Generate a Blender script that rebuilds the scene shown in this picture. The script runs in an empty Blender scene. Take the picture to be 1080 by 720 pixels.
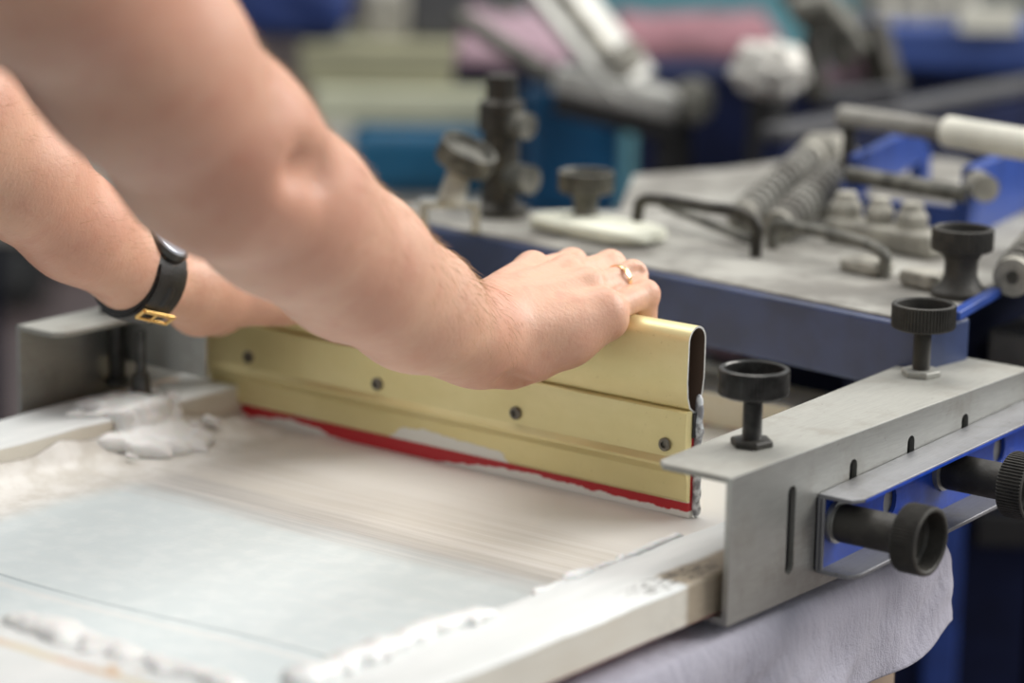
import bpy, bmesh, random
import numpy as np
from math import *
from mathutils import Vector, Matrix, noise as mnoise
random.seed(7); rng = np.random.default_rng(5)
scn = bpy.context.scene
COL = scn.collection

# ------------------------------------------------------------------ camera model (also used to read distances)
F = 3000.; yaw = radians(37.6); pit = radians(12.9); rol = radians(1.05)
R0 = np.array([cos(yaw), sin(yaw), 0]); FH = np.array([-sin(yaw), cos(yaw), 0]); ZZ = np.array([0, 0, 1.])
FW = cos(pit)*FH - sin(pit)*ZZ; U0 = sin(pit)*FH + cos(pit)*ZZ
RT = R0*cos(rol) + U0*sin(rol); UP = U0*cos(rol) - R0*sin(rol)
CAM = np.array([0.81064737, -1.25003833, 1.41422042])
def ray(x, y): return FW + RT*(x-540)/F - UP*(y-360)/F
def dep(x, y, w): return Vector(CAM + ray(x, y)*w)
def pl(x, y, ax, val):
    d = ray(x, y); return Vector(CAM + d*((val-CAM[ax])/d[ax]))
def onz(x, y, z): return pl(x, y, 2, z)

cd = bpy.data.cameras.new('camera'); cam = bpy.data.objects.new('camera', cd); COL.objects.link(cam)
cd.lens = 100; cd.sensor_width = 36; cd.clip_start = .05; cd.clip_end = 60
m = Matrix.Identity(4)
for i in range(3):
    m[i][0] = RT[i]; m[i][1] = UP[i]; m[i][2] = -FW[i]; m[i][3] = CAM[i]
cam.matrix_world = m
cd.dof.use_dof = True; cd.dof.focus_distance = 1.69; cd.dof.aperture_fstop = 2.9
scn.camera = cam

# ------------------------------------------------------------------ materials
class NT:
    def __init__(s, name):
        s.m = bpy.data.materials.new(name); s.m.use_nodes = True
        s.t = s.m.node_tree; s.n = s.t.nodes; s.p = s.n['Principled BSDF']
        s.tc = s.n.new('ShaderNodeTexCoord'); s.geo = s.n.new('ShaderNodeNewGeometry')
    def link(s, a, b): s.t.links.new(a, b)
    def noise(s, scale, detail=4, rough=.55, vec=None, stretch=None):
        n = s.n.new('ShaderNodeTexNoise'); n.inputs['Scale'].default_value = scale
        n.inputs['Detail'].default_value = detail; n.inputs['Roughness'].default_value = rough
        v = vec or s.geo.outputs['Position']
        if stretch:
            mp = s.n.new('ShaderNodeMapping'); mp.inputs['Scale'].default_value = stretch
            s.link(v, mp.inputs['Vector']); v = mp.outputs['Vector']
        s.link(v, n.inputs['Vector']); return n.outputs['Fac']
    def math(s, op, a, b=0.5, c=None):
        n = s.n.new('ShaderNodeMath'); n.operation = op
        for i, v in enumerate((a, b, c)):
            if v is None: continue
            if isinstance(v, (int, float)): n.inputs[i].default_value = v
            else: s.link(v, n.inputs[i])
        return n.outputs[0]
    def sstep(s, v, lo, hi):
        n = s.n.new('ShaderNodeMapRange'); n.interpolation_type = 'SMOOTHSTEP'
        s.link(v, n.inputs['Value']); n.inputs['From Min'].default_value = lo; n.inputs['From Max'].default_value = hi
        if lo > hi:
            n.inputs['From Min'].default_value = hi; n.inputs['From Max'].default_value = lo
            n.inputs['To Min'].default_value = 1; n.inputs['To Max'].default_value = 0
        return n.outputs['Result']
    def mix(s, f, a, b):
        n = s.n.new('ShaderNodeMix'); n.data_type = 'RGBA'
        if isinstance(f, (int, float)): n.inputs['Factor'].default_value = f
        else: s.link(f, n.inputs['Factor'])
        for k, v in (('A', a), ('B', b)):
            sock = [i for i in n.inputs if i.name == k and i.type == 'RGBA'][0]
            if isinstance(v, tuple): sock.default_value = (*v, 1)
            else: s.link(v, sock)
        return [o for o in n.outputs if o.type == 'RGBA'][0]
    def sep(s, v=None):
        n = s.n.new('ShaderNodeSeparateXYZ'); s.link(v or s.geo.outputs['Position'], n.inputs[0]); return n.outputs
    def color(s, c):
        if isinstance(c, tuple): s.p.inputs['Base Color'].default_value = (*c, 1)
        else: s.link(c, s.p.inputs['Base Color'])
    def rough(s, c):
        if isinstance(c, (int, float)): s.p.inputs['Roughness'].default_value = c
        else: s.link(c, s.p.inputs['Roughness'])
    def bump(s, h, strength=.3, dist=.001):
        b = s.n.new('ShaderNodeBump'); b.inputs['Strength'].default_value = strength; b.inputs['Distance'].default_value = dist
        s.link(h, b.inputs['Height']); s.link(b.outputs['Normal'], s.p.inputs['Normal'])

def lin(r, g, b):
    f = lambda c: (c/255/12.92) if c/255 <= .04045 else ((c/255+.055)/1.055)**2.4
    return (f(r), f(g), f(b))
def simple(name, c, rough=.5, metal=0., var=.15, scale=40, bump=0., bscale=300, dark=None, spec=None):
    t = NT(name); c2 = dark or tuple(x*(1-var*1.6) for x in c)
    n = t.noise(scale, 5, .6)
    t.color(t.mix(t.sstep(n, .35, .65), c2, c)); t.p.inputs['Metallic'].default_value = metal
    r = t.noise(scale*2.3, 3); t.rough(t.math('MULTIPLY_ADD', r, .25, rough-.12))
    if spec is not None: t.p.inputs['Specular IOR Level'].default_value = spec
    if bump: t.bump(t.noise(bscale, 4), bump, .001)
    return t.m

M = {}
# brushed grey steel
def steel(name, c, dirt, rough=.42, metal=.75, dz=None):
    t = NT(name)
    fine = t.noise(900, 3, .6, stretch=(1, .06, 1)); dirtn = t.noise(22, 6, .65); speck = t.noise(260, 3, .6)
    col = t.mix(t.sstep(fine, .3, .7), tuple(x*.88 for x in c), c)
    col = t.mix(t.math('MULTIPLY', t.sstep(dirtn, .48, .72), .55), col, dirt)
    col = t.mix(t.math('MULTIPLY', t.sstep(speck, .66, .74), .5), col, tuple(x*.5 for x in dirt))
    t.color(col); t.p.inputs['Metallic'].default_value = metal
    t.rough(t.math('MULTIPLY_ADD', dirtn, .3, rough-.12)); t.bump(speck, .12, .0004); return t.m
M['steel'] = steel('brushed_steel', (.40, .40, .375), (.24, .225, .19))
M['steel_dusty'] = steel('dusty_steel', (.36, .355, .32), (.22, .2, .165), .6, .3)
M['steel_lip'] = steel('dusty_grey_lip', (.26, .26, .27), (.14, .13, .11), .5, .5)
M['black_metal'] = simple('blackened_steel', (.085, .083, .078), .34, .75, .3, 120, .2, 500, spec=.6)
M['black_dusty'] = simple('dusty_black_steel', (.055, .051, .043), .6, .25, .5, 60, .3, 300, dark=(.03, .028, .024))
M['rod_dark'] = simple('dark_rod', (.06, .055, .045), .45, .5, .4, 60)
M['rod_grey'] = simple('dusty_grey_rod', (.17, .165, .14), .55, .4, .4, 60)
M['dusty_parts'] = simple('dusty_grey_parts', (.42, .40, .34), .7, .1, .3, 45, .2)
M['dusty_plate'] = simple('dusty_grey_plate', (.34, .33, .295), .65, .1, .35, 18, .2, dark=(.17, .16, .14))
M['blue_bright'] = simple('bright_blue_paint', (.01, .06, .42), .35, 0, .2, 60)
M['blue_beam'] = simple('dull_blue_paint', (.030, .048, .125), .42, 0, .2, 25, dark=(.022, .034, .085))
M['blue_frame'] = simple('royal_blue_paint', (.02, .06, .28), .4, 0, .2, 30)
M['navy'] = simple('navy_paint', (.006, .011, .045), .7, 0, .3, 12, spec=.2)
M['teal'] = simple('teal_plastic', (.008, .11, .22), .4, 0, .15, 8)
M['grey_bar'] = simple('grey_bar', (.10, .10, .105), .5, .3, .2, 20)
M['olive'] = simple('pale_olive_card', (.33, .32, .21), .8, 0, .15, 6)
M['olive_light'] = simple('pale_cream_card', (.50, .51, .38), .8, 0, .1, 6)
M['pink'] = simple('pink_fabric', (.27, .13, .15), .9, 0, .15, 12)
M['mauve'] = simple('mauve_fabric', (.34, .23, .27), .9, 0, .15, 12)
M['rag'] = simple('white_rag_fabric', (.62, .60, .55), .9, 0, .15, 20, .4, 60)
M['cream_pad'] = simple('cream_pad', (.70, .70, .58), .8, 0, .15, 20)
M['tape'] = simple('white_tape', (.72, .70, .60), .6, 0, .12, 25)
M['tan'] = simple('tan_board', (.35, .26, .19), .7, 0, .2, 20)
M['wall'] = simple('pale_wall', (.42, .44, .40), .9, 0, .1, 1)
M['teal_brightened'] = simple('teal_plastic_brightened', (.015, .14, .32), .45, 0, .12, 8)  # teal with its colour brightened to offset the shadow on one bin
M['screw'] = simple('dark_grey_screw', (.20, .18, .15), .4, .7, .2, 200)
M['light_metal'] = simple('light_worn_metal', (.46, .455, .42), .5, .2, .2, 20)
M['floor'] = simple('mauve_floor', (.17, .125, .12), .6, 0, .2, 2)
M['red'] = simple('red', (.5, .01, .015), .4)
M['gold'] = simple('gold_metal', (.85, .55, .2), .25, 1, .05, 50)
M['gold_ring'] = simple('gold_ring', (.95, .68, .38), .2, 1, .03, 50)
M['leather'] = simple('black_leather', (.012, .011, .010), .42, 0, .3, 200, .4, 700)
M['glass_face'] = simple('watch_crystal_reflection', (.55, .60, .68), .12, .3, .05, 50)  # pale blue base colour paints in the reflection on the watch glass
M['shirt'] = simple('dark_grey_cotton', (.05, .055, .065), .9, 0, .1, 50, .2)
M['jeans'] = simple('denim', (.03, .045, .09), .9, 0, .2, 80, .2)
M['hair'] = simple('brown_hair', (.10, .06, .035), .7, 0, .3, 200, .6, 200)
M['eye'] = simple('eye_white', (.7, .68, .65), .2)
M['shoe'] = simple('black_shoe', (.02, .02, .02), .5)
M['arm_hair'] = simple('blond_body_hair', (.42, .25, .12), .5, 0, .1, 100)
M['dust_black'] = simple('matte_black', (.012, .012, .012), .6)

t = NT('gold_anodised_aluminium')     # squeegee
n1 = t.noise(18, 5, .6, stretch=(.5, 1, 1)); n2 = t.noise(400, 2); P = t.sep()
col = t.mix(t.sstep(n1, .3, .7), (.70, .60, .29), (.80, .70, .38))
col = t.mix(t.math('MULTIPLY', t.sstep(n2, .66, .74), .18), col, (.30, .22, .08))
t.p.inputs['Metallic'].default_value = .5
# white ink smear over the lower front
bx = t.math('ABSOLUTE', t.math('SUBTRACT', P[0], -.306)); edge = t.noise(60, 4, .6, stretch=(.5, 1, 1.4))
hgt = t.math('SUBTRACT', t.math('SUBTRACT', .9100, t.math('MULTIPLY', P[0], .095)), t.math('MULTIPLY', t.math('POWER', t.math('MULTIPLY', bx, 19.), 5), .010))
dd = t.math('SUBTRACT', t.math('ADD', hgt, t.math('MULTIPLY_ADD', edge, .022, -.010)), P[2])
msk = t.math('MULTIPLY', t.sstep(dd, -.0004, .0004), t.sstep(t.math('ADD', bx, t.math('MULTIPLY', t.noise(22, 3), .02)), .080, .076))
low = t.sstep(t.math('ADD', P[2], t.math('MULTIPLY', edge, -.009)), .9268, .9262)
msk = t.math('MAXIMUM', msk, low)
t.color(t.mix(msk, col, (.75, .74, .68))); t.link(t.math('MULTIPLY_ADD', msk, -.4, .4), t.p.inputs['Metallic'])
t.rough(t.math('MULTIPLY_ADD', n1, .2, .28)); t.bump(msk, .6, .0008); M['gold_alu'] = t.m
M['alu_cut'] = simple('cut_aluminium_edge', (.85, .84, .8), .35, .6, .1, 200)
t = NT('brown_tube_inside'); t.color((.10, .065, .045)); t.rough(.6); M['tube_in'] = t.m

t = NT('red_squeegee_blade')
P = t.sep(); e = t.noise(45, 5, .65, stretch=(1, 1, 1)); e2 = t.noise(9, 2)
v = t.math('ADD', P[2], t.math('MULTIPLY', t.math('SUBTRACT', e, .5), -.010))
v = t.math('ADD', v, t.math('MULTIPLY', t.math('SUBTRACT', e2, .5), -.030))
inkm = t.sstep(v, .9248, .9242)
t.color(t.mix(inkm, (.50, .012, .02), (.80, .78, .73))); t.rough(.35); t.bump(inkm, .5, .0006); M['blade'] = t.m

t = NT('white_ink'); n = t.noise(30, 4); t.color(t.mix(n, (.72, .72, .70), (.80, .80, .78))); t.rough(.35)
t.p.inputs['Subsurface Weight'].default_value = .15; t.p.inputs['Subsurface Scale'].default_value = .003
t.bump(t.noise(180, 3), .25, .001); M['ink'] = t.m

# mesh with ink films
t = NT('screen_mesh_with_ink'); P = t.sep()
wob = t.noise(7, 3); st = t.noise(1, 6, .7, stretch=(3.5, 170, 1)); st2 = t.noise(1, 4, .6, stretch=(2, 45, 1)); sp = t.noise(60, 5, .6)
vv = t.math('ADD', P[1], t.math('MULTIPLY_ADD', wob, .03, -.015))
vs = t.math('ADD', vv, t.math('MULTIPLY_ADD', st2, .05, -.025))
blue = t.mix(t.sstep(sp, .4, .7), (.66, .73, .735), (.72, .78, .78))
blue = t.mix(t.math('MULTIPLY', t.sstep(st, .5, .72), .35), blue, (.75, .77, .75))
cream = t.mix(t.sstep(st, .35, .7), (.66, .63, .57), (.77, .745, .70))
cream = t.mix(t.sstep(vs, .045, .085), cream, (.82, .80, .755))
brown = t.mix(t.sstep(st, .4, .65), (.48, .47, .445), (.64, .62, .59))
c = t.mix(t.sstep(vs, -.045, -.008), blue, brown)
c = t.mix(t.sstep(vs, -.012, .022), c, cream)
# warm film along the left rail
lft = t.sstep(t.math('ADD', P[0], t.math('MULTIPLY', wob, .03)), -.405, -.435)
c = t.mix(lft, c, t.mix(t.sstep(sp, .35, .65), (.60, .575, .52), (.74, .725, .685)))
nr = t.sstep(t.math('ADD', P[1], t.math('MULTIPLY', sp, -.035)), -.292, -.297)
c = t.mix(nr, c, (.80, .80, .78))
# faint line of the stencil tape
ln = t.math('ABSOLUTE', t.math('SUBTRACT', t.math('ADD', P[1], t.math('MULTIPLY', t.math('SINE', t.math('MULTIPLY', P[0], 14)), .008)), -.198))
c = t.mix(t.math('MULTIPLY', t.sstep(ln, .0016, .0002), .7), c, (.24, .31, .33))
ln2 = t.math('ABSOLUTE', t.math('SUBTRACT', t.math('ADD', P[1], t.math('MULTIPLY', t.math('SINE', t.math('MULTIPLY', P[0], 14)), .008)), -.208))
c = t.mix(t.math('MULTIPLY', t.sstep(ln2, .005, .001), .5), c, (.80, .80, .77))
t.color(c); t.rough(t.math('MULTIPLY_ADD', st, .25, .22))
t.bump(t.math('ADD', st, t.math('MULTIPLY', sp, .6)), .22, .0012); M['mesh'] = t.m

# inked wooden rail
def rail_mat(name, woodamt):
    t = NT(name); P = t.sep(); n = t.noise(14, 5, .65); g = t.noise(60, 5, .6, stretch=(1, .12, 1)); ds = t.noise(320, 4, .7, stretch=(1, .35, 1))
    N = t.sep(t.geo.outputs['Normal'])
    wood = t.mix(t.sstep(g, .3, .7), (.50, .33, .19), (.68, .50, .33))
    white = t.mix(t.sstep(g, .35, .7), (.64, .66, .645), (.74, .75, .735))
    side = t.mix(t.sstep(g, .4, .8), (.66, .63, .55), (.60, .52, .41))
    c = t.mix(t.sstep(N[2], .5, .1), white, side)
    c = t.mix(t.sstep(n, woodamt, woodamt+.05), c, wood)
    dirt = t.math('MULTIPLY', t.sstep(ds, .50, .54), t.sstep(P[1], -.075, -.03))
    band = t.sstep(t.math('ABSOLUTE', t.math('SUBTRACT', P[0], -.022)), .014, .004)
    dirt = t.math('MULTIPLY', t.math('MULTIPLY', dirt, band), t.sstep(P[1], .03, .0))
    tanl = t.math('MULTIPLY', t.sstep(t.math('ABSOLUTE', t.math('ADD', t.math('ADD', P[1], .3285), t.math('MULTIPLY_ADD', n, .012, -.006))), .0042, .0022), t.sstep(P[0], -.066, -.070))
    c = t.mix(t.math('MULTIPLY', tanl, .8), c, t.mix(t.sstep(g, .4, .6), (.62, .55, .36), (.60, .42, .28)))
    bare = t.math('MULTIPLY', t.sstep(P[1], -.028, -.022), t.sstep(P[0], -.035, -.028))
    c = t.mix(bare, c, (.36, .30, .22))
    c = t.mix(t.math('MULTIPLY', dirt, .9), c, (.05, .045, .04))
    redl = t.math('MULTIPLY', t.sstep(P[2], .9212, .9206), t.sstep(g, .35, .5))
    c = t.mix(redl, c, (.42, .06, .05))
    t.color(c); t.rough(.5); t.bump(t.math('ADD', n, t.math('MULTIPLY', g, .5)), .5, .0015); return t.m
M['rail'] = rail_mat('inked_wood_rail', .66); M['rail_tan'] = rail_mat('inked_wood_rail_worn', .60)

t = NT('lavender_cotton'); w1 = t.n.new('ShaderNodeTexWave'); w1.inputs['Scale'].default_value = 900
t.link(t.geo.outputs['Position'], w1.inputs['Vector'])
n = t.noise(9, 3); t.color(t.mix(n, (.33, .315, .375), (.40, .385, .44))); t.rough(.9); t.p.inputs['Sheen Weight'].default_value = .2
t.bump(t.math('ADD', t.noise(900, 2), t.math('MULTIPLY', t.noise(26, 4, .6, stretch=(1, 1, .5)), 9)), .6, .0012); M['cloth'] = t.m
t = NT('cream_cotton_stained'); n = t.noise(9, 4, .6)
t.color(t.mix(t.sstep(n, .52, .66), (.72, .69, .60), (.45, .28, .16))); t.rough(.8); M['cream_cloth'] = t.m

t = NT('skin')
a = t.noise(9, 4, .6); b = t.noise(55, 4, .6); pore = t.noise(520, 3, .6); crease = t.noise(1, 4, .6, stretch=(140, 420, 300))
c = t.mix(t.sstep(a, .35, .68), (.64, .38, .265), (.56, .29, .20))
c = t.mix(t.math('MULTIPLY', t.sstep(b, .5, .75), .35), c, (.50, .21, .145))
t.color(c); t.rough(.46); t.p.inputs['Subsurface Weight'].default_value = .22; t.p.inputs['Subsurface Radius'].default_value = (1, .35, .2)
t.p.inputs['Subsurface Scale'].default_value = .006; t.p.inputs['Specular IOR Level'].default_value = .4
t.bump(t.math('ADD', t.math('MULTIPLY', pore, .6), t.math('ADD', crease, t.math('MULTIPLY', b, 1.5))), .32, .0012); M['skin'] = t.m

# ------------------------------------------------------------------ object helpers
def link(o, parent=None):
    COL.objects.link(o)
    if parent is not None: o.parent = parent
    return o
def tag(o, label=None, cat=None, group=None, kind=None):
    if label: o['label'] = label
    if cat: o['category'] = cat
    if group: o['group'] = group
    if kind: o['kind'] = kind
    return o
def thing(name, label, cat, loc=(0, 0, 0), rot=(0, 0, 0), group=None):
    o = bpy.data.objects.new(name, None); COL.objects.link(o); o.location = loc; o.rotation_euler = rot
    o.empty_display_size = .02
    return tag(o, label, cat, group)
def finish(name, bm, mat, parent=None, smooth=True, bevel=0, angle=40, sub=0, mats=None):
    bmesh.ops.recalc_face_normals(bm, faces=bm.faces)
    me = bpy.data.meshes.new(name); bm.to_mesh(me); bm.free()
    for mm in (mats or [mat]): me.materials.append(mm)
    o = bpy.data.objects.new(name, me); link(o, parent)
    if parent is not None and any(parent.location):   # geometry is written in world units: bring it into the parent's frame
        pass
    if bevel:
        b = o.modifiers.new('bevel', 'BEVEL'); b.width = bevel; b.segments = 3; b.limit_method = 'ANGLE'; b.angle_limit = radians(35)
    if sub:
        s = o.modifiers.new('subdivision', 'SUBSURF'); s.levels = sub; s.render_levels = sub
    if smooth:
        me.shade_smooth()
        if not sub: me.set_sharp_from_angle(angle=radians(angle))
    return o
def world_to(o, parent):
    """keeps world-space vertices where they are under an Empty that has a location/rotation"""
    pm = Matrix.LocRotScale(parent.location, parent.rotation_euler, None)
    o.matrix_parent_inverse = pm.inverted(); return o

def add_box(bm, lo, hi, mat=None):
    vs = [bm.verts.new((x, y, z)) for x in (lo[0], hi[0]) for y in (lo[1], hi[1]) for z in (lo[2], hi[2])]
    if mat: 
        for v in vs: v.co = mat @ v.co
    for f in ((0, 1, 3, 2), (4, 6, 7, 5), (0, 4, 5, 1), (2, 3, 7, 6), (0, 2, 6, 4), (1, 5, 7, 3)):
        bm.faces.new([vs[i] for i in f])
    return vs
def frame_for(d, up=Vector((0, 0, 1))):
    d = d.normalized()
    if abs(d.dot(up)) > .98: up = Vector((0, 1, 0))
    s = d.cross(up).normalized(); u = s.cross(d).normalized()
    return d, s, u
def add_beam(bm, a, b, w, h, up=Vector((0, 0, 1))):
    """box along a->b (centre line), width w sideways, height h along up"""
    a = Vector(a); b = Vector(b); d, s, u = frame_for(b-a, up)
    vs = []
    for p in (a, b):
        for i, j in ((-1, -1), (1, -1), (1, 1), (-1, 1)): vs.append(bm.verts.new(p + s*(i*w/2) + u*(j*h/2)))
    bm.faces.new(vs[0:4][::-1]); bm.faces.new(vs[4:8])
    for i in range(4): bm.faces.new((vs[i], vs[(i+1) % 4], vs[4+(i+1) % 4], vs[4+i]))
def add_tube(bm, pts, r, n=14, closed=False, caps=True):
    pts = [Vector(p) for p in pts]; N = len(pts); rs = r if isinstance(r, (list, tuple)) else [r]*N
    rings = []; prev = None
    for i, p in enumerate(pts):
        if closed: d = pts[(i+1) % N]-pts[i-1]
        else: d = pts[min(i+1, N-1)]-pts[max(i-1, 0)]
        d.normalize()
        if prev is None: _, s, u = frame_for(d)
        else:
            u = (prev - d*prev.dot(d)).normalized(); s = d.cross(u)
        prev = u
        rings.append([bm.verts.new(p + (s*cos(2*pi*k/n)+u*sin(2*pi*k/n))*rs[i]) for k in range(n)])
    M_ = N if closed else N-1
    for i in range(M_):
        A = rings[i]; B = rings[(i+1) % N]
        for k in range(n): bm.faces.new((A[k], A[(k+1) % n], B[(k+1) % n], B[k]))
    if caps and not closed: bm.faces.new(rings[0][::-1]); bm.faces.new(rings[-1])
def smooth_path(pts, n=8):
    pts = [Vector(p) for p in pts]; out = []
    P_ = [pts[0]*2-pts[1]] + pts + [pts[-1]*2-pts[-2]]
    for i in range(1, len(P_)-2):
        for k in range(n):
            t = k/n; a, b, c, d = P_[i-1:i+3]
            out.append(.5*((2*b)+(c-a)*t+(2*a-5*b+4*c-d)*t*t+(3*b-a-3*c+d)*t**3))
    out.append(pts[-1]); return out
def add_lathe(bm, prof, origin=(0, 0, 0), axis=(0, 0, 1), n=48, knurl=None):
    """prof: (r, h) list; knurl=(set of profile indices, teeth, depth)"""
    d, s, u = frame_for(Vector(axis)); o = Vector(origin); rings = []
    for i, (r, h) in enumerate(prof):
        if r < 1e-6: rings.append([bm.verts.new(o+d*h)]); continue
        ring = []
        for k in range(n):
            rr = r - (knurl[2] if knurl and i in knurl[0] and (k % 4) in (0, 1) else 0)
            a = 2*pi*k/n; ring.append(bm.verts.new(o + d*h + (s*cos(a)+u*sin(a))*rr))
        rings.append(ring)
    for A, B in zip(rings, rings[1:]):
        if len(A) == 1 and len(B) == 1: continue
        for k in range(n):
            k2 = (k+1) % n
            if len(A) == 1: bm.faces.new((A[0], B[k2], B[k]))
            elif len(B) == 1: bm.faces.new((A[k], A[k2], B[0]))
            else: bm.faces.new((A[k], A[k2], B[k2], B[k]))
def add_extrude(bm, prof, axis, a, b, closed=True):
    """prof: 2D points in the two other axes; extruded along axis from a to b"""
    def mk(p, t):
        if axis == 0: return (t, p[0], p[1])
        if axis == 1: return (p[0], t, p[1])
        return (p[0], p[1], t)
    A = [bm.verts.new(mk(p, a)) for p in prof]; B = [bm.verts.new(mk(p, b)) for p in prof]; n = len(prof)
    for i in range(n if closed else n-1): bm.faces.new((A[i], A[(i+1) % n], B[(i+1) % n], B[i]))
    fs = []
    if closed: fs = [bm.faces.new(A[::-1]), bm.faces.new(B)]
    return A, B, fs

# ------------------------------------------------------------------ implicit surfaces (smooth bodies)
class Field:
    def __init__(s, xs, ys, zs):
        s.ax = [np.asarray(a, np.float32) for a in (xs, ys, zs)]
        s.d = np.full([len(a) for a in s.ax], .2, np.float32)
    def sl(s, lo, hi):
        return tuple(slice(max(0, int(np.searchsorted(a, l))-1), int(np.searchsorted(a, h))+1) for a, l, h in zip(s.ax, lo, hi))
    def grid(s, sl): return [g for g in np.meshgrid(*[a[q] for a, q in zip(s.ax, sl)], indexing='ij', sparse=True)]
    @staticmethod
    def cone(G, a, b, ra, rb, flat=None):
        a = np.array(a, np.float32); b = np.array(b, np.float32); ba = b-a; L = float(ba@ba) or 1e-9
        p = [G[i]-a[i] for i in range(3)]
        t = np.clip((p[0]*ba[0]+p[1]*ba[1]+p[2]*ba[2])/L, 0, 1)
        q = [p[i]-t*ba[i] for i in range(3)]
        if flat is not None:
            n, k = flat; n = np.array(n, float); n /= np.linalg.norm(n)
            qn = (q[0]*n[0]+q[1]*n[1]+q[2]*n[2])*(k-1); q = [q[i]+qn*n[i] for i in range(3)]
        return np.sqrt(q[0]**2+q[1]**2+q[2]**2) - (ra+(rb-ra)*t)
    @staticmethod
    def smin(a, b, k):
        h = np.maximum(k-np.abs(a-b), 0)/k
        return np.minimum(a, b)-h*h*k*.25
    def add(s, prims, k=.006, kin=.004, m=.02):
        """prims: list of (a, b, ra, rb[, flat]); blended together with kin, then into the body with k"""
        pts = np.array([list(p[0]) for p in prims]+[list(p[1]) for p in prims]); r = max(max(p[2], p[3]) for p in prims)+m
        sl = s.sl(pts.min(0)-r, pts.max(0)+r); G = s.grid(sl); g = None
        for p in prims:
            d = s.cone(G, *p); g = d if g is None else s.smin(g, d, kin)
        s.d[sl] = s.smin(s.d[sl], g, k); return s
    def cut(s, a, b, ra, rb, k=.004, m=.02):
        pts = np.array([list(a), list(b)]); r = max(ra, rb)+m; sl = s.sl(pts.min(0)-r, pts.max(0)+r); G = s.grid(sl)
        s.d[sl] = -s.smin(-s.d[sl], s.cone(G, a, b, ra, rb), k); return s
    def mesh(s):
        d = s.d; sh = d.shape; neg = d < 0
        c = [neg[i:sh[0]-1+i, j:sh[1]-1+j, k:sh[2]-1+k] for i in (0, 1) for j in (0, 1) for k in (0, 1)]
        cnt = sum(x.astype(np.int8) for x in c); act = np.argwhere((cnt > 0) & (cnt < 8)); idx = -np.ones([n-1 for n in sh], np.int32)
        idx[tuple(act.T)] = np.arange(len(act))
        acc = np.zeros((len(act), 3)); w = np.zeros(len(act))
        cor = [(i, j, k) for i in (0, 1) for j in (0, 1) for k in (0, 1)]
        val = {q: d[act[:, 0]+q[0], act[:, 1]+q[1], act[:, 2]+q[2]] for q in cor}
        pos = {q: np.stack([s.ax[e][act[:, e]+q[e]] for e in range(3)], 1) for q in cor}
        for q in cor:
            for e in range(3):
                if q[e]: continue
                q2 = list(q); q2[e] = 1; q2 = tuple(q2); A = val[q]; B = val[q2]; mk = (A < 0) != (B < 0)
                t = np.where(mk, A/np.where(mk, A-B, 1), 0)
                acc += np.where(mk[:, None], pos[q]+(pos[q2]-pos[q])*t[:, None], 0); w += mk
        verts = acc/w[:, None]; faces = []
        for e in range(3):
            a, b = (e+1) % 3, (e+2) % 3
            s0 = [slice(0, n) for n in sh]; s1 = list(s0); s0[e] = slice(0, sh[e]-1); s1[e] = slice(1, sh[e])
            A = neg[tuple(s0)]; B = neg[tuple(s1)]; E_ = np.argwhere(A != B)
            ok = (E_[:, a] > 0) & (E_[:, b] > 0) & (E_[:, a] < sh[a]-1) & (E_[:, b] < sh[b]-1); E_ = E_[ok]
            if not len(E_): continue
            q = []
            for da, db in ((-1, -1), (0, -1), (0, 0), (-1, 0)):
                o = E_.copy(); o[:, a] += da; o[:, b] += db; q.append(idx[o[:, 0], o[:, 1], o[:, 2]])
            q = np.stack(q, 1); flip = ~A[E_[:, 0], E_[:, 1], E_[:, 2]]
            q[flip] = q[flip][:, ::-1]; faces.append(q)
        return verts, np.concatenate(faces)
    def build(s, name, mat, parent=None, smooth_it=0):
        v, f = s.mesh(); me = bpy.data.meshes.new(name)
        me.vertices.add(len(v)); me.vertices.foreach_set('co', v.astype(np.float32).ravel())
        me.loops.add(len(f)*4); me.loops.foreach_set('vertex_index', f.astype(np.int32).ravel())
        me.polygons.add(len(f)); me.polygons.foreach_set('loop_start', np.arange(0, len(f)*4, 4, dtype=np.int32))
        me.update(calc_edges=True); me.validate(); me.materials.append(mat); me.shade_smooth()
        o = bpy.data.objects.new(name, me); link(o, parent)
        if smooth_it:
            q = o.modifiers.new('smooth', 'SMOOTH'); q.iterations = smooth_it; q.factor = .5
        return o
def axis_steps(parts):
    """parts: [(start, end, step), ...] contiguous"""
    out = []
    for a, b, h in parts: out += list(np.arange(a, b-h*.5, h))
    out.append(parts[-1][1]); return np.array(out)

# ================================================================== THE CLAMP ON THE RIGHT

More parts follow.
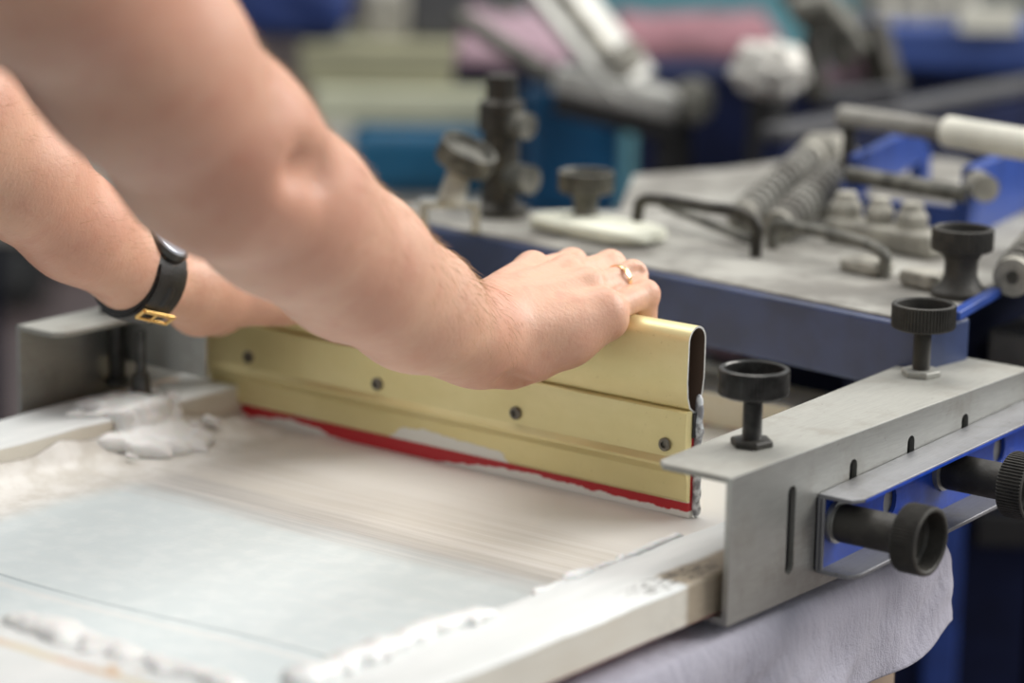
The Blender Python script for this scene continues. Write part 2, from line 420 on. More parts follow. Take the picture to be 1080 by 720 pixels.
def plate_with_slots(bm, u0, u1, v0, v1, z0, z1, slots, flare=0):
    """upright plate normal to u between u0..u1, with round-ended slots (v, zlo, zhi, r) cut through"""
    vs = sorted(slots); edges = [v0]
    for (v, a, b, r) in vs: edges += [v-r*2.2, v+r*2.2]
    edges.append(v1)
    def quad_pair(poly):        # poly list of (v,z) ccw, no holes
        A = [bm.verts.new((u0, p[0], p[1])) for p in poly]; B = [bm.verts.new((u1, p[0], p[1])) for p in poly]
        bm.faces.new(A[::-1]); bm.faces.new(B); return A, B
    for i in range(0, len(edges), 2):
        quad_pair([(edges[i], z0), (edges[i+1], z0), (edges[i+1], z1), (edges[i], z1)])
    for (v, a, b, r) in vs:
        h = [(v+r*cos(t), b-r+r*sin(t)) for t in np.linspace(0, pi, 9)] + [(v+r*cos(t), a+r+r*sin(t)) for t in np.linspace(pi, 2*pi, 9)]
        out = []
        for (x, y) in h:
            dx = x-v; top = y > (a+b)/2
            out.append((v+dx*2.2, z1 if top else z0))
        n = len(h)
        rings = {}
        for u in (u0, u1):
            H = [bm.verts.new((u, p[0], p[1])) for p in h]; O = [bm.verts.new((u, p[0], p[1])) for p in out]
            for k in range(n): bm.faces.new((H[k], H[(k+1) % n], O[(k+1) % n], O[k]))
            rings[u] = H
        for k in range(n): bm.faces.new((rings[u0][k], rings[u0][(k+1) % n], rings[u1][(k+1) % n], rings[u1][k]))
    # outer rim
    rim = [(v0, z0), (v1, z0), (v1, z1), (v0, z1)]
    for k in range(4):
        a = rim[k]; b = rim[(k+1) % 4]
        q = [bm.verts.new((u0, a[0], a[1])), bm.verts.new((u0, b[0], b[1])), bm.verts.new((u1, b[0], b[1])), bm.verts.new((u1, a[0], a[1]))]
        bm.faces.new(q)
    bmesh.ops.remove_doubles(bm, verts=bm.verts, dist=1e-5)

ZT, ZB = 1.0, .9160
def flange_poly(bm, pts, z0, z1):
    A = [bm.verts.new((p[0], p[1], z0)) for p in pts]; B = [bm.verts.new((p[0], p[1], z1)) for p in pts]; n = len(pts)
    bm.faces.new(A[::-1]); bm.faces.new(B)
    for k in range(n): bm.faces.new((A[k], A[(k+1) % n], B[(k+1) % n], B[k]))
def make_channel(sgn, u_face, vlen, slots, flare, mat, parent, W=.052):
    """C channel; web outer face at u_face, flanges run to -sgn; sgn=+1 right clamp"""
    bm = bmesh.new(); th = .0035; s = sgn
    lo, hi = sorted((u_face, u_face-s*th)); plate_with_slots(bm, lo, hi, 0, vlen, ZB, ZT, slots)
    o = finish('channel_web', bm, mat, parent, angle=30)
    bm = bmesh.new(); c = .006
    flange_poly(bm, [(u_face-s*.001, .0005), (u_face-s*(W-c), .0005), (u_face-s*W, .0005+c), (u_face-s*(W+flare), vlen-.0005), (u_face-s*.001, vlen-.0005)][::int(-s)], ZT-th, ZT+.0002)
    f1 = finish('top_flange', bm, M['steel_dusty'], parent, bevel=.0008)
    bm = bmesh.new()
    flange_poly(bm, [(u_face-s*.001, .0005), (u_face-s*(W-c), .0005), (u_face-s*W, .0005+c), (u_face-s*W, vlen-.0005), (u_face-s*.001, vlen-.0005)][::int(-s)], ZB-.0002, ZB+th)
    f2 = finish('bottom_flange', bm, mat, parent, bevel=.0006)
    return o

def knob_mesh(r=.0202, h=.0165, n=240, deep=.013):
    """knurled cup; z=0 is its underside centre, opening upward"""
    bm = bmesh.new(); b = .0012
    prof = [(0, 0), (r*.62, 0), (r-b*2.2, .0003), (r-b*.4, b*1.1), (r, b*2), (r, h-b*1.2), (r-b*.3, h-b*.4), (r-b*1.1, h), (r-b*2.1, h), (r-b*2.7, h-b*.8), (r-b*2.9, h-deep+.002), (r-b*4, h-deep), (0, h-deep)]
    add_lathe(bm, prof, n=n, knurl=({4, 5}, 60, .0011)); return bm
def threaded(bm, r, z0, z1, pitch=.00125, n=24):
    prof = [(0, z0)]; z = z0
    while z < z1:
        prof += [(r, z), (r, z+pitch*.25), (r-.0005, z+pitch*.5), (r-.0005, z+pitch*.7)]; z += pitch
    prof += [(r, z1), (0, z1)]; add_lathe(bm, prof, n=n)
def hexnut(bm, r, z0, z1, rot=.3):
    prof = [(0, z0), (r*.97, z0), (r, z0+.0006), (r, z1-.0008), (r*.93, z1), (0, z1)]
    v0 = len(bm.verts); add_lathe(bm, prof, n=6)
    bm.verts.ensure_lookup_table()
    for v in list(bm.verts)[v0:]:
        x, y = v.co.x, v.co.y; v.co.x = x*cos(rot)-y*sin(rot); v.co.y = x*sin(rot)+y*cos(rot)

def part_from(bm, name, mat, parent, loc=(0, 0, 0), axis=(0, 0, 1), bevel=0, angle=35):
    o = finish(name, bm, mat, parent, bevel=bevel, angle=angle)
    o.location = loc
    o.rotation_euler = Vector((0, 0, 1)).rotation_difference(Vector(axis).normalized()).to_euler()
    return o

knob_proto = None
def clamp_screw(parent, u, v, z=ZT, R=.0202, top=.0455, down=.05, dusty=False, rr=.0057, nut=True, foot=True):
    """knurled screw through a flange: knob, threaded rod, nut and foot pad, each a child of the clamp"""
    mt = M['black_dusty'] if dusty else M['black_metal']
    h = .0165
    k = part_from(knob_mesh(R, h), 'knurled_knob', mt, parent, (u, v, z+top-h), angle=18)
    bm = bmesh.new(); threaded(bm, rr, -down-z*0, top-h+.001)
    part_from(bm, 'threaded_rod', mt, parent, (u, v, z), angle=20)
    if nut:
        bm = bmesh.new(); hexnut(bm, .0125, .0003, .0042); part_from(bm, 'nut', M['steel_dusty'] if dusty else M['black_dusty'], parent, (u, v, z))
    if foot:
        bm = bmesh.new(); add_lathe(bm, [(0, 0), (.0075, 0), (.0085, .001), (.0085, .004), (.006, .0055), (0, .0055)], n=32)
        part_from(bm, 'foot_pad', mt, parent, (u, v, z-down-.0008))

slots = [(.0622, .9312, .983, .0042), (.1280, .9312, .985, .0042), (.1938, .9312, .986, .0042), (.2592, .9312, .987, .0042)]
clamp = thing('screen_clamp', 'grey steel channel clamp with two black knurled screws on the right of the screen frame', 'clamp')
make_channel(1, 0, .345, slots, .020, M['steel'], clamp)
clamp_screw(clamp, -.0305, .0660)
clamp_screw(clamp, -.0440, .2800, dusty=True, top=.0465)

bm = bmesh.new(); add_box(bm, (-.0058, .040, .9235), (-.0037, .340, .9960)); finish('slot_shade_strip', bm, M['dust_black'], clamp)  # added black strip stands in for the shaded channel interior behind the slots
# left clamp, seen from its open side
lclamp = thing('screen_clamp', 'blurred grey steel channel clamp gripping the left side of the screen frame, behind the watch', 'clamp')
make_channel(-1, -.565, .30, [], .0, M['steel'], lclamp, W=.040)
clamp_screw(lclamp, -.548, .075, top=.0445, rr=.006)
bm = bmesh.new(); add_box(bm, (-.5615, .083, .9640), (-.4730, .0865, .9995)); finish('end_plate', bm, M['steel'], lclamp, bevel=.0006)
bm = bmesh.new(); add_tube(bm, [(-.520, .070, .9446), (-.520, .070, .962)], [.0075, .0055]); add_tube(bm, [(-.520, .070, .962), (-.520, .070, .992)], .0035)
finish('stop_screw', bm, M['black_metal'], lclamp)

# ================================================================== BLUE MOUNTING BAR
bar = thing('mounting_bar', 'blue painted C-shaped bar with grey lips bolted to the outer face of the right clamp', 'bar')
bm = bmesh.new()
tilt = .037
def tz(v, z): return z+(v-.09)*tilt
def barbox(u0, u1, v0, v1, z0, z1, name, mat, bevel=.0005):
    bm = bmesh.new()
    vs = add_box(bm, (u0, v0, z0), (u1, v1, z1))
    for v in bm.verts: v.co.z += (v.co.y-.09)*tilt
    return finish(name, bm, mat, bar, bevel=bevel)
bm = bmesh.new(); plate_with_slots(bm, .0004, .0032, .0905, .37, .9275, .9705, [(.105, .940, .958, .0075), (.1665, .940, .958, .0075), (.228, .940, .958, .0075), (.30, .940, .958, .0075)])
for v in bm.verts: v.co.z += (v.co.y-.09)*tilt
finish('web', bm, M['blue_bright'], bar, angle=30)
def lip(z0, z1, name):
    bm = bmesh.new(); c = .008; pts = [(.0004, .0900), (.0004, .37), (.026, .37), (.026, .0900+c), (.022, .0905)]
    A = [bm.verts.new((p[0], p[1], tz(p[1], z0))) for p in pts]; B = [bm.verts.new((p[0], p[1], tz(p[1], z1))) for p in pts]; n = len(pts)
    bm.faces.new(A[::-1]); bm.faces.new(B)
    for k in range(n): bm.faces.new((A[k], A[(k+1) % n], B[(k+1) % n], B[k]))
    return bm
finish('lip', lip(.9700, .9725, ''), M['steel_lip'], bar, bevel=.0005)
bl = finish('lip', lip(.9255, .9280, ''), M['steel_lip'], bar, bevel=.0005)
bm = bmesh.new()                         # blue edge strip of the upper lip (bare painted edge)
add_box(bm, (.0255, .099, .9698), (.0264, .37, .9715))
for v in bm.verts: v.co.z += (v.co.y-.09)*tilt
q = finish('painted_edge', bm, M['blue_bright'], bar); q['label'] = 'bright blue painted front edge'
barbox(.0004, .0050, .0892, .0912, .9275, .9705, 'end_edge', M['steel_lip'])
for vv_, zz_ in ((.1050, .9535), (.2280, .9585)):
    bm = bmesh.new()
    add_lathe(bm, [(0, 0), (.0125, 0), (.0125, .003), (.0105, .0035), (.0105, .0045), (0, .0045)], n=40); part_from(bm, 'washer', M['steel'], bar, (.0033, vv_, zz_), (1, 0, 0))
    bm = bmesh.new(); add_lathe(bm, [(0, 0), (.0108, 0), (.0112, .001), (.0112, .041), (0, .041)], n=40); part_from(bm, 'knob_shank', M['black_dusty'], bar, (.0078, vv_, zz_), (1, 0, 0))
    part_from(knob_mesh(.0200, .0175), 'knurled_knob', M['black_dusty'], bar, (.0485, vv_, zz_), (1, 0, 0), angle=18)

# ================================================================== SCREEN FRAME
RZ0, RZ1 = .9197, .9445
frame = thing('printing_screen', 'wooden silkscreen frame smeared with white ink, its mesh stretched under the squeegee', 'screen frame')
def rail(lo, hi, mat, name='rail', parent=frame, seed=0, nseg=90):
    """wooden rail whose inked faces are slightly uneven"""
    bm = bmesh.new(); add_box(bm, lo, hi)
    long = 0 if hi[0]-lo[0] > hi[1]-lo[1] else 1
    def cut(ax, n):
        for i in range(1, n):
            co = [0, 0, 0]; co[ax] = lo[ax]+(hi[ax]-lo[ax])*i/n; no = [0, 0, 0]; no[ax] = 1
            bmesh.ops.bisect_plane(bm, geom=bm.verts[:]+bm.edges[:]+bm.faces[:], plane_co=co, plane_no=no)
    cut(long, nseg); cut(1-long, 8); cut(2, 3)
    for v in bm.verts:
        p = v.co*28+Vector((seed, 0, 0)); n = mnoise.noise_vector(p)*.0009 + mnoise.noise_vector(v.co*110)*.0004
        if abs(v.co.z-hi[2]) < 1e-5: v.co += Vector((0, 0, n.z-.0004))
        if abs(v.co[1-long]-lo[1-long]) < 1e-5 or abs(v.co[1-long]-hi[1-long]) < 1e-5: v.co[1-long] += n[1-long]*.8
    return finish(name, bm, mat, parent, bevel=.0018, angle=60)
rail((-.0640, -.3800, RZ0), (-.0100, .400, RZ1), M['rail'], seed=3)
rail((-.5520, -.3800, RZ0), (-.4980, .400, RZ1), M['rail_tan'], seed=9)
rail((-.4978, -.3800, RZ0), (-.0642, -.3020, RZ1), M['rail_tan'], seed=17)
rail((-.4978, .3460, RZ0), (-.0642, .3995, RZ1), M['rail_tan'], seed=23)
bm = bmesh.new(); NX, NY = 120, 160
g = [[bm.verts.new((-.4985+.4345*i/NX, -.3025+.649*j/NY, 0)) for j in range(NY+1)] for i in range(NX+1)]
for i in range(NX+1):
    for j in range(NY+1):
        v = g[i][j]; x, y = v.co.x, v.co.y
        z = .9203 + .0005*mnoise.noise(Vector((x*12, y*12, 3)))
        z += .0016*exp(-((y+.02+.006*sin(x*9))/.006)**2) * .6                      # ridge the last stroke left
        z += .0009*exp(-((y+.198+.008*sin(14*x))/.003)**2)
        z += .0006*max(0, min(1, (y-.10)/.035))**2*(1 if y < .15 else max(0, 1-(y-.15)/.02))   # ink pushed up before the blade
        z += .0150*exp(-((x+.4985)/.011)**1.3)*min(1, max(.25, (.14-y)/.05))*(.85+.5*mnoise.noise(Vector((x*20, y*22, 7)))); z += .006*exp(-((y+.3025)/.012)**2)*(.7+mnoise.noise(Vector((x*30, y*30, 2)))); e = min(x+.4985, -.064-x); z += .003*exp(-(e/.006)**2)*(.5+mnoise.noise(Vector((x*40, y*40, 0))))
        v.co.z = z
for i in range(NX):
    for j in range(NY): bm.faces.new((g[i][j], g[i+1][j], g[i+1][j+1], g[i][j+1]))
gm = finish('screen_mesh', bm, M['mesh'], frame, angle=180)
sol = gm.modifiers.new('thickness', 'SOLIDIFY'); sol.thickness = .0006; sol.offset = -1

# ink clumps on the rails
def ink_blobs(name, boxes, label, step=.0012, seeds=1):
    """boxes: list of (fn -> (pos, r)) point lists"""
    pts = boxes; P_ = np.array([p[0] for p in pts]); r = max(p[1] for p in pts)+.008
    lo = P_.min(0)-r; hi = P_.max(0)+r
    f = Field(*[np.arange(lo[i], hi[i], step) for i in range(3)])
    for p, rr, q in pts: f.add([(p, q, rr, rr*.7)], k=.006, kin=.003, m=.010)
    o = f.build(name, M['ink']); tag(o, label, 'ink', kind='stuff'); return o
pts = []
for i in range(110):
    t_ = random.random(); v = -.285+.125*t_**.8; pts.append(((-.0645+random.gauss(0, .0028), v, .9440+random.random()*.0015), random.uniform(.0012, .0034)*(1.25-.5*t_), (-.0645+random.gauss(0, .004), v+random.uniform(-.005, .005), .9440+random.random()*.002)))
for v0 in (-.158, -.150, -.143): pts.append(((-.062, v0, .9455), .0042, (-.055, v0+.004, .9462)))
for i in range(40):
    v = random.uniform(-.09, .05); pts.append(((-.0650+random.gauss(0, .0012), v, .9432), random.uniform(.0008, .0016), (-.0655, v+.004, .9425)))
ink_blobs('ink_residue', pts, 'lumpy white ink ridge along the inner edge of the right frame rail')
pts = []
for i in range(190):
    u = random.uniform(-.230, -.07) if i < 130 else random.uniform(-.250, -.195)
    w_ = random.gauss(0, .006); pts.append(((u, -.2995+w_, .9410-max(0, w_)*1.2+random.random()*.001), random.uniform(.0010, .0040)*(1.3 if i >= 130 else 1), (u+random.uniform(-.008, .008), -.297+w_+random.gauss(0, .004), .9425-max(0, w_)*1.5)))
for i in range(110):
    u = random.uniform(-.235, -.09); v = -.2965+abs(random.gauss(0, .008)); pts.append(((u, v, .9238+random.random()*.001), random.uniform(.0010, .0026), (u+random.uniform(-.006, .006), v+.002, .9236)))
ink_blobs('ink_residue', pts, 'lumpy white ink ridge along the near frame rail at bottom left')
pts = []
for i in range(80):
    v = random.gauss(.052, .012); z = random.uniform(.926, .9465)
    pts.append(((-.4985+random.gauss(0, .002)+(.9455-z)*.35, v, z), random.uniform(.002, .004), (-.496+(.9455-z)*.6, v+random.uniform(-.004, .004), z-.006)))
for i in range(90):
    v = random.gauss(.050, .020); u = random.uniform(-.540, -.498); pts.append(((u, v, .9448), random.uniform(.0015, .0030), (u+.004, v+.003, .9450)))
for i in range(150):
    v = random.gauss(.048, .016); u = -.497+abs(random.gauss(0, .014)); pts.append(((u, v, .9300-(u+.497)*.22), random.uniform(.0022, .0048), (u+.005, v+.003, .9285-(u+.497)*.20)))
ink_blobs('ink_residue', pts, 'thick white ink dripping down the left frame rail beside the left end of the squeegee')

# ================================================================== SQUEEGEE
UL, UR = -.5245, -.1240
sq = thing('squeegee', 'gold aluminium screen printing squeegee with a red blade, pressed on the screen under both hands', 'squeegee')
# hollow tube grip: teardrop section (v, z)
out = []
for a in np.linspace(0, pi, 15): out.append((.1475+.0093*cos(a), 1.0322+.0095*sin(a)))
out += [(.1378, 1.020), (.1376, 1.008), (.1386, .998), (.1412, .9910), (.1460, .9875), (.1490, .9875), (.1520, .9915), (.1548, .998), (.1566, 1.008), (.1568, 1.020)]
inn = []
cx, cz = .1473, 1.012
for (a, b) in out:
    d = Vector((a-cx, b-cz)); n_ = Vector((d.x*2.6, d.y*.55)).normalized(); inn.append((a-n_.x*.0013, b-n_.y*.0013))
bm = bmesh.new(); n = len(out)
rings = []
for u in (UL, UR):
    rings.append(([bm.verts.new((u, *p)) for p in out], [bm.verts.new((u, *p)) for p in inn]))
for k in range(n):
    k2 = (k+1) % n
    f = bm.faces.new((rings[0][0][k], rings[0][0][k2], rings[1][0][k2], rings[1][0][k])); f.material_index = 0
    f = bm.faces.new((rings[0][1][k], rings[1][1][k], rings[1][1][k2], rings[0][1][k2])); f.material_index = 2
    for e in (0, 1):
        f = bm.faces.new((rings[e][0][k], rings[e][0][k2], rings[e][1][k2], rings[e][1][k])); f.material_index = 1
tube = finish('grip_tube', bm, None, sq, angle=30, mats=[M['gold_alu'], M['alu_cut'], M['tube_in']])
# front plate with its rib
prof = [(.1400, .9895), (.1385, .9885), (.1380, .9800), (.1378, .9640), (.1372, .9600), (.1352, .9578), (.1342, .9562), (.1345, .9546), (.1368, .9525), (.1398, .9490), (.1408, .9440), (.1410, .9335), (.1425, .9315), (.1446, .9315), (.1446, .9895)]
bm = bmesh.new(); add_extrude(bm, prof, 0, UL, UR); finish('front_plate', bm, M['gold_alu'], sq, angle=25)
prof = [(.1502, .9885), (.1530, .9880), (.1532, .9600), (.1545, .9565), (.1530, .9530), (.1522, .9335), (.1510, .9315), (.1502, .9315)]
bm = bmesh.new(); add_extrude(bm, prof, 0, UL, UR); bp_ = finish('back_plate', bm, M['gold_alu'], sq, angle=25)
bm = bmesh.new(); add_box(bm, (UL+.001, .1448, .9212), (UR-.0006, .1500, .9720))
finish('blade', bm, M['blade'], sq, bevel=.0004)
# black spacer and ink lump seen at the open right end
bm = bmesh.new(); add_box(bm, (UR-.03, .1447, .9722), (UR+.001, .1501, .9872)); q = finish('spacer', bm, M['dust_black'], sq)
for i in range(4):
    u = -.1385-.1153*i; bm = bmesh.new()
    add_lathe(bm, [(0, -.001), (.0042, -.001), (.0042, .0016), (.0036, .0023), (.0022, .0023), (.0019, .0006), (0, .0006)], n=28)
    part_from(bm, 'screw', M['screw'], sq, (u, .1378, .9672), (0, -1, 0))
# drip of ink on the end
pts = [((UR+.001, .1500, z), random.uniform(.0008, .0022), (UR+.001+random.uniform(-.001, .001), .1505+random.gauss(0, .001), z-.004)) for z in np.linspace(.998, .926, 34)]
P_ = np.array([p[0] for p in pts]); lo = P_.min(0)-.012; hi = P_.max(0)+.012
f = Field(*[np.arange(lo[i], hi[i], .0008) for i in range(3)])
for p, rr, q in pts: f.add([(p, q, rr, rr*.7)], k=.003, m=.006)
t = NT('grey_ink_smear'); nn = t.noise(150, 3); t.color(t.mix(t.sstep(nn, .40, .60), (.22, .22, .23), (.66, .68, .69))); t.rough(.25); M['smear'] = t.m
o = f.build('ink_smear', M['smear'], sq); o['label'] = 'black and white ink smeared on the open end'

# ================================================================== THE PERSON
W_R = Vector((-.2200, .042, 1.0385)); E_R = Vector((-.1850, -.206, 1.1820)); S_R = Vector((-.150, -.425, 1.365))
W_L = Vector((-.4507, .050, 1.0350)); E_L = Vector((-.4592, -.149, 1.170)); S_L = Vector((-.530, -.430, 1.365))
ux = axis_steps([(-.80, -.56, .005), (-.56, -.10, .0017), (-.10, .14, .004)])
vx = axis_steps([(-.72, -.42, .006), (-.42, -.04, .0032), (-.04, .20, .0017)])
zx = axis_steps([(.84, .975, .005), (.975, 1.10, .0017), (1.10, 1.26, .003), (1.26, 1.80, .0055)])
B = Field(ux, vx, zx)
def arm(W, E, S, sg):
    ax = (E-W); a1 = W+ax*.22; a2 = W+ax*.48; a3 = W+ax*.75
    n_dorsal = Vector((-.25*sg, .35, 1)).normalized()
    if sg > 0:
        a1 = a1+Vector((-.001, 0, -.005)); a2 = a2+Vector((-.002, 0, -.006)); a3 = a3+Vector((-.002, .0, -.004))
        rr = (.0300, .0370, .0430, .0470, .0500)
        fl = (n_dorsal, 1.05)
    else:
        a1 = Vector((-.4510, -.002, 1.0520)); rr = (.0225, .0265, .0335, .0390, .0420); fl = (n_dorsal, 1.06)
        a2 = Vector((-.4535, -.050, 1.086)); a3 = Vector((-.4560, -.095, 1.125))
    fb = lambda a, b, ra, rb: (a, b, ra, rb, fl)
    B.add([fb(W, a1, rr[0], rr[1]), fb(a1, a2, rr[1], rr[2]), fb(a2, a3, rr[2], rr[3]), fb(a3, E, rr[3], rr[4])], k=.02, kin=.012, m=.03)
    up = S-E; b1 = E+up*.30; b2 = E+up*.65
    B.add([(E, b1, rr[4]-.001, .050), (b1, b2, .050, .055), (b2, S, .055, .062)], k=.02, kin=.02, m=.03)
    return a1, a2, a3
arm(W_R, E_R, S_R, 1); la = arm(W_L, E_L, S_L, -1)
# elbow forms on the right arm: bony point, muscle over the outer elbow
B.add([(E_R+Vector((.016, .018, -.028)), E_R+Vector((.014, -.012, -.032)), .015, .015)], k=.02)
B.cut(E_R+Vector((.046, .030, -.010)), E_R+Vector((.050, .005, -.004)), .007, .006, k=.02)
B.add([(E_L+Vector((0, .01, -.025)), E_L+Vector((0, -.012, -.03)), .015, .015)], k=.018)

def hand(X, thumb_vis, left=False):
    """X maps the right hand's points to the hand being built"""
    W = X((-.2180, .046, 1.0445))
    mcp = {5: (-.1765, .1240, 1.0465), 4: (-.1945, .1310, 1.0560), 3: (-.2140, .1350, 1.0605), 2: (-.2380, .1310, 1.0600)}
    pip = {5: (-.1760, .1655, 1.0510), 4: (-.1900, .1705, 1.0600), 3: (-.2090, .1735, 1.0630), 2: (-.2370, .1710, 1.0610)}
    dp = {5: (-.1775, .1690, 1.0300), 4: (-.1905, .1715, 1.0350), 3: (-.2095, .1725, 1.0360), 2: (-.2365, .1710, 1.0360)}
    tp = {5: (-.1790, .1660, 1.0130), 4: (-.1920, .1670, 1.0140), 3: (-.2100, .1670, 1.0120), 2: (-.2365, .1670, 1.0150)}
    rm = {5: .0112, 4: .0120, 3: .0125, 2: .0125}; rp = {5: .0082, 4: .0090, 3: .0094, 2: .0092}
    nd = Vector(X((0, 0, 1)))-Vector(X((0, 0, 0)))
    B.add([(X((-.1880, .102, 1.0300)), X((-.1765, .1262, 1.0400)), .0125, .0105)], k=.010)
    # palm slab: metacarpals from the carpus to each knuckle
    pal = []
    carp = {5: (-.2060, .062, 1.0370), 4: (-.2120, .060, 1.0450), 3: (-.2190, .060, 1.0490), 2: (-.2270, .062, 1.0480)}
    for i in (5, 4, 3, 2): pal.append((X(carp[i]), X(mcp[i]), .0165, rm[i]))
    pal.append((X((-.2180, .046, 1.0435)), X((-.2170, .085, 1.0420)), .0250, .0190))
    B.add(pal, k=.016, kin=.009, m=.03)
    B.add([(X((-.2080, .080, 1.0200)), X((-.1880, .104, 1.0290)), .0160, .0125)], k=.014)          # heel, little-finger side
    B.add([(X((-.2140, .055, 1.0240)), X((-.2080, .080, 1.0200)), .0170, .0160)], k=.014)
    B.add([(X((-.2300, .066, 1.0300)), X((-.2480, .100, 1.0230)), .0160, .0140)], k=.014)          # ball of the thumb
    th = [(-.2400, .085, 1.0290), (-.2560, .1120, 1.0230), (-.2640, .1255, 1.0140), (-.2680, .1285, 1.0030)]
    tr = [.0125, .0105, .0102, .0080]
    B.add([(X(th[i]), X(th[i+1]), tr[i], tr[i+1]) for i in range(3)], k=.008, kin=.004)
    for i in (5, 4, 3, 2):
        B.add([(X(mcp[i]), X(pip[i]), rp[i]+.0006, rp[i]), (X(pip[i]), X(dp[i]), rp[i]-.0002, rp[i]-.0010), (X(dp[i]), X(tp[i]), rp[i]-.0010, rp[i]-.0018)], k=.0030, kin=.0022)
        B.add([(X(pip[i]), X(pip[i]), rp[i]+.0006, rp[i]+.0006)], k=.004)
        a = Vector(X(mcp[i])); up = Vector((0, 0, .0028)); B.add([(a+up, a+up, rm[i]-.0015, rm[i]-.0015)], k=.006)
        c = Vector(X(carp[i])); m1 = c.lerp(a, .45)+Vector((0, 0, .0105)); B.add([(m1, a+Vector((0, 0, .0085)), .0022, .0028)], k=.008)   # tendons
        # skin furrow where the finger leaves the knuckle pad
    for i, j in ((5, 4), (4, 3), (3, 2)):
        a = (Vector(X(mcp[i]))+Vector(X(mcp[j])))/2; b = (Vector(X(pip[i]))+Vector(X(pip[j])))/2
        B.cut(a.lerp(b, .25)+Vector((0, 0, .0110)), b+Vector((0, .002, .0088)), .0010, .0018, k=.006)
    return pip, mcp
hand(lambda p: Vector(p), False)
mir = lambda p: Vector((-.6687-p[0], p[1]+.003, p[2]-.0155 if p[2] > .5 else p[2]))
mir = lambda p: Vector((-.6687-p[0], p[1]+.003, p[2]-(.0050*max(0, min(1, (.150-p[1])/.10)))*(1 if p[2] > .5 else 0)-(.002 if p[2] > .5 else 0)))
hand(mir, True, True)
# wrist bone on the little-finger side
B.add([(W_R+Vector((.020, -.012, .006)), W_R+Vector((.018, -.020, .008)), .010, .010)], k=.014)
B.cut(Vector((-.222, .060, 1.0745)), Vector((-.190, .068, 1.0620)), .0020, .0010, k=.006)
B.cut(Vector((-.200, .080, 1.004)), Vector((-.196, .052, 1.014)), .0030, .0020, k=.010)
# trunk, neck and head (all beyond the left edge of the picture)
S_M = (S_R+S_L)/2
B.add([((S_R+Vector((-.06, -.02, -.02))), (S_L+Vector((.06, -.02, -.02))), .085, .085), (Vector((-.27, -.49, 1.22)), Vector((-.41, -.49, 1.22)), .105, .105), (Vector((-.285, -.51, 1.02)), Vector((-.395, -.51, 1.02)), .10, .10), (Vector((-.275, -.52, .93)), Vector((-.405, -.52, .93)), .105, .105)], k=.05, kin=.06, m=.08)
B.add([(Vector((-.34, -.455, 1.41)), Vector((-.34, -.40, 1.50)), .060, .055)], k=.04, m=.06)
HC = Vector((-.34, -.375, 1.60))
hd = [(HC+Vector((0, -.03, .02)), HC+Vector((0, -.005, .025)), .088, .086, (Vector((1, 0, 0)), 1.12)), (HC+Vector((0, .02, -.04)), HC+Vector((0, .055, -.085)), .060, .035, (Vector((1, 0, 0)), 1.05))]
B.add(hd, k=.03, kin=.04, m=.06)
B.add([(HC+Vector((0, .082, -.005)), HC+Vector((0, .108, -.038)), .008, .013)], k=.014)
for s_ in (-1, 1):
    B.cut(HC+Vector((s_*.032, .093, 0)), HC+Vector((s_*.030, .093, 0)), .012, .012, k=.014)
    B.add([(HC+Vector((s_*.082, -.005, .012)), HC+Vector((s_*.078, .002, -.028)), .013, .009, (Vector((1, 0, 0)), 1.6))], k=.006)
    B.add([(HC+Vector((s_*.020, .092, .022)), HC+Vector((s_*.042, .082, .020)), .006, .005)], k=.014)
B.add([(HC+Vector((-.018, .083, -.062)), HC+Vector((.018, .083, -.062)), .007, .007)], k=.008)
B.cut(HC+Vector((-.022, .094, -.062)), HC+Vector((.022, .094, -.062)), .0015, .0015, k=.004)
body = B.build('person', M['skin'], smooth_it=1)
tag(body, 'person leaning in from the left, bare forearms crossing the picture, both hands gripping the squeegee', 'person')
# clothes (beyond the picture's edge)
cf = Field(np.arange(-.78, .12, .007), np.arange(-.72, -.20, .007), np.arange(.88, 1.52, .007))
cf.add([((S_R+Vector((-.06, -.02, -.02))), (S_L+Vector((.06, -.02, -.02))), .096, .096), (Vector((-.27, -.49, 1.22)), Vector((-.41, -.49, 1.22)), .117, .117), (Vector((-.285, -.51, 1.02)), Vector((-.395, -.51, 1.02)), .113, .113), (Vector((-.275, -.52, .93)), Vector((-.405, -.52, .93)), .117, .117)], k=.05, kin=.06, m=.08)
cf.add([(S_R, S_R.lerp(E_R, .12), .074, .066)], k=.03, m=.04); cf.add([(S_L, S_L.lerp(E_L, .12), .074, .066)], k=.03, m=.04)
cf.cut(Vector((-.34, -.43, 1.47)), Vector((-.34, -.41, 1.54)), .062, .062, k=.01)
cf.build('t_shirt', M['shirt'], body, 1)
jf = Field(np.arange(-.56, -.12, .009), np.arange(-.70, -.36, .009), np.arange(.04, 1.02, .009))
jf.add([(Vector((-.275, -.525, .93)), Vector((-.405, -.525, .93)), .112, .112)], k=.04, m=.05)
for s_ in (-1, 1):
    jf.add([(Vector((-.34+s_*.085, -.53, .88)), Vector((-.34+s_*.10, -.50, .48)), .090, .062), (Vector((-.34+s_*.10, -.50, .48)), Vector((-.34+s_*.11, -.54, .07)), .062, .050)], k=.03, kin=.02, m=.04)
jf.build('trousers', M['jeans'], body, 1)
for s_ in (-1, 1):
    sf = Field(np.arange(-.34+s_*.11-.08, -.34+s_*.11+.08, .005), np.arange(-.66, -.32, .005), np.arange(-.005, .12, .005))
    x = -.34+s_*.11; sf.add([(Vector((x, -.57, .045)), Vector((x, -.40, .035)), .045, .035), (Vector((x, -.56, .06)), Vector((x, -.55, .09)), .045, .042)], k=.03, kin=.02)
    sl_ = sf.d; sl_[:] = np.maximum(sl_, (0.0-sf.ax[2])[None, None, :]); sf.build('shoe', M['shoe'], body, 1)
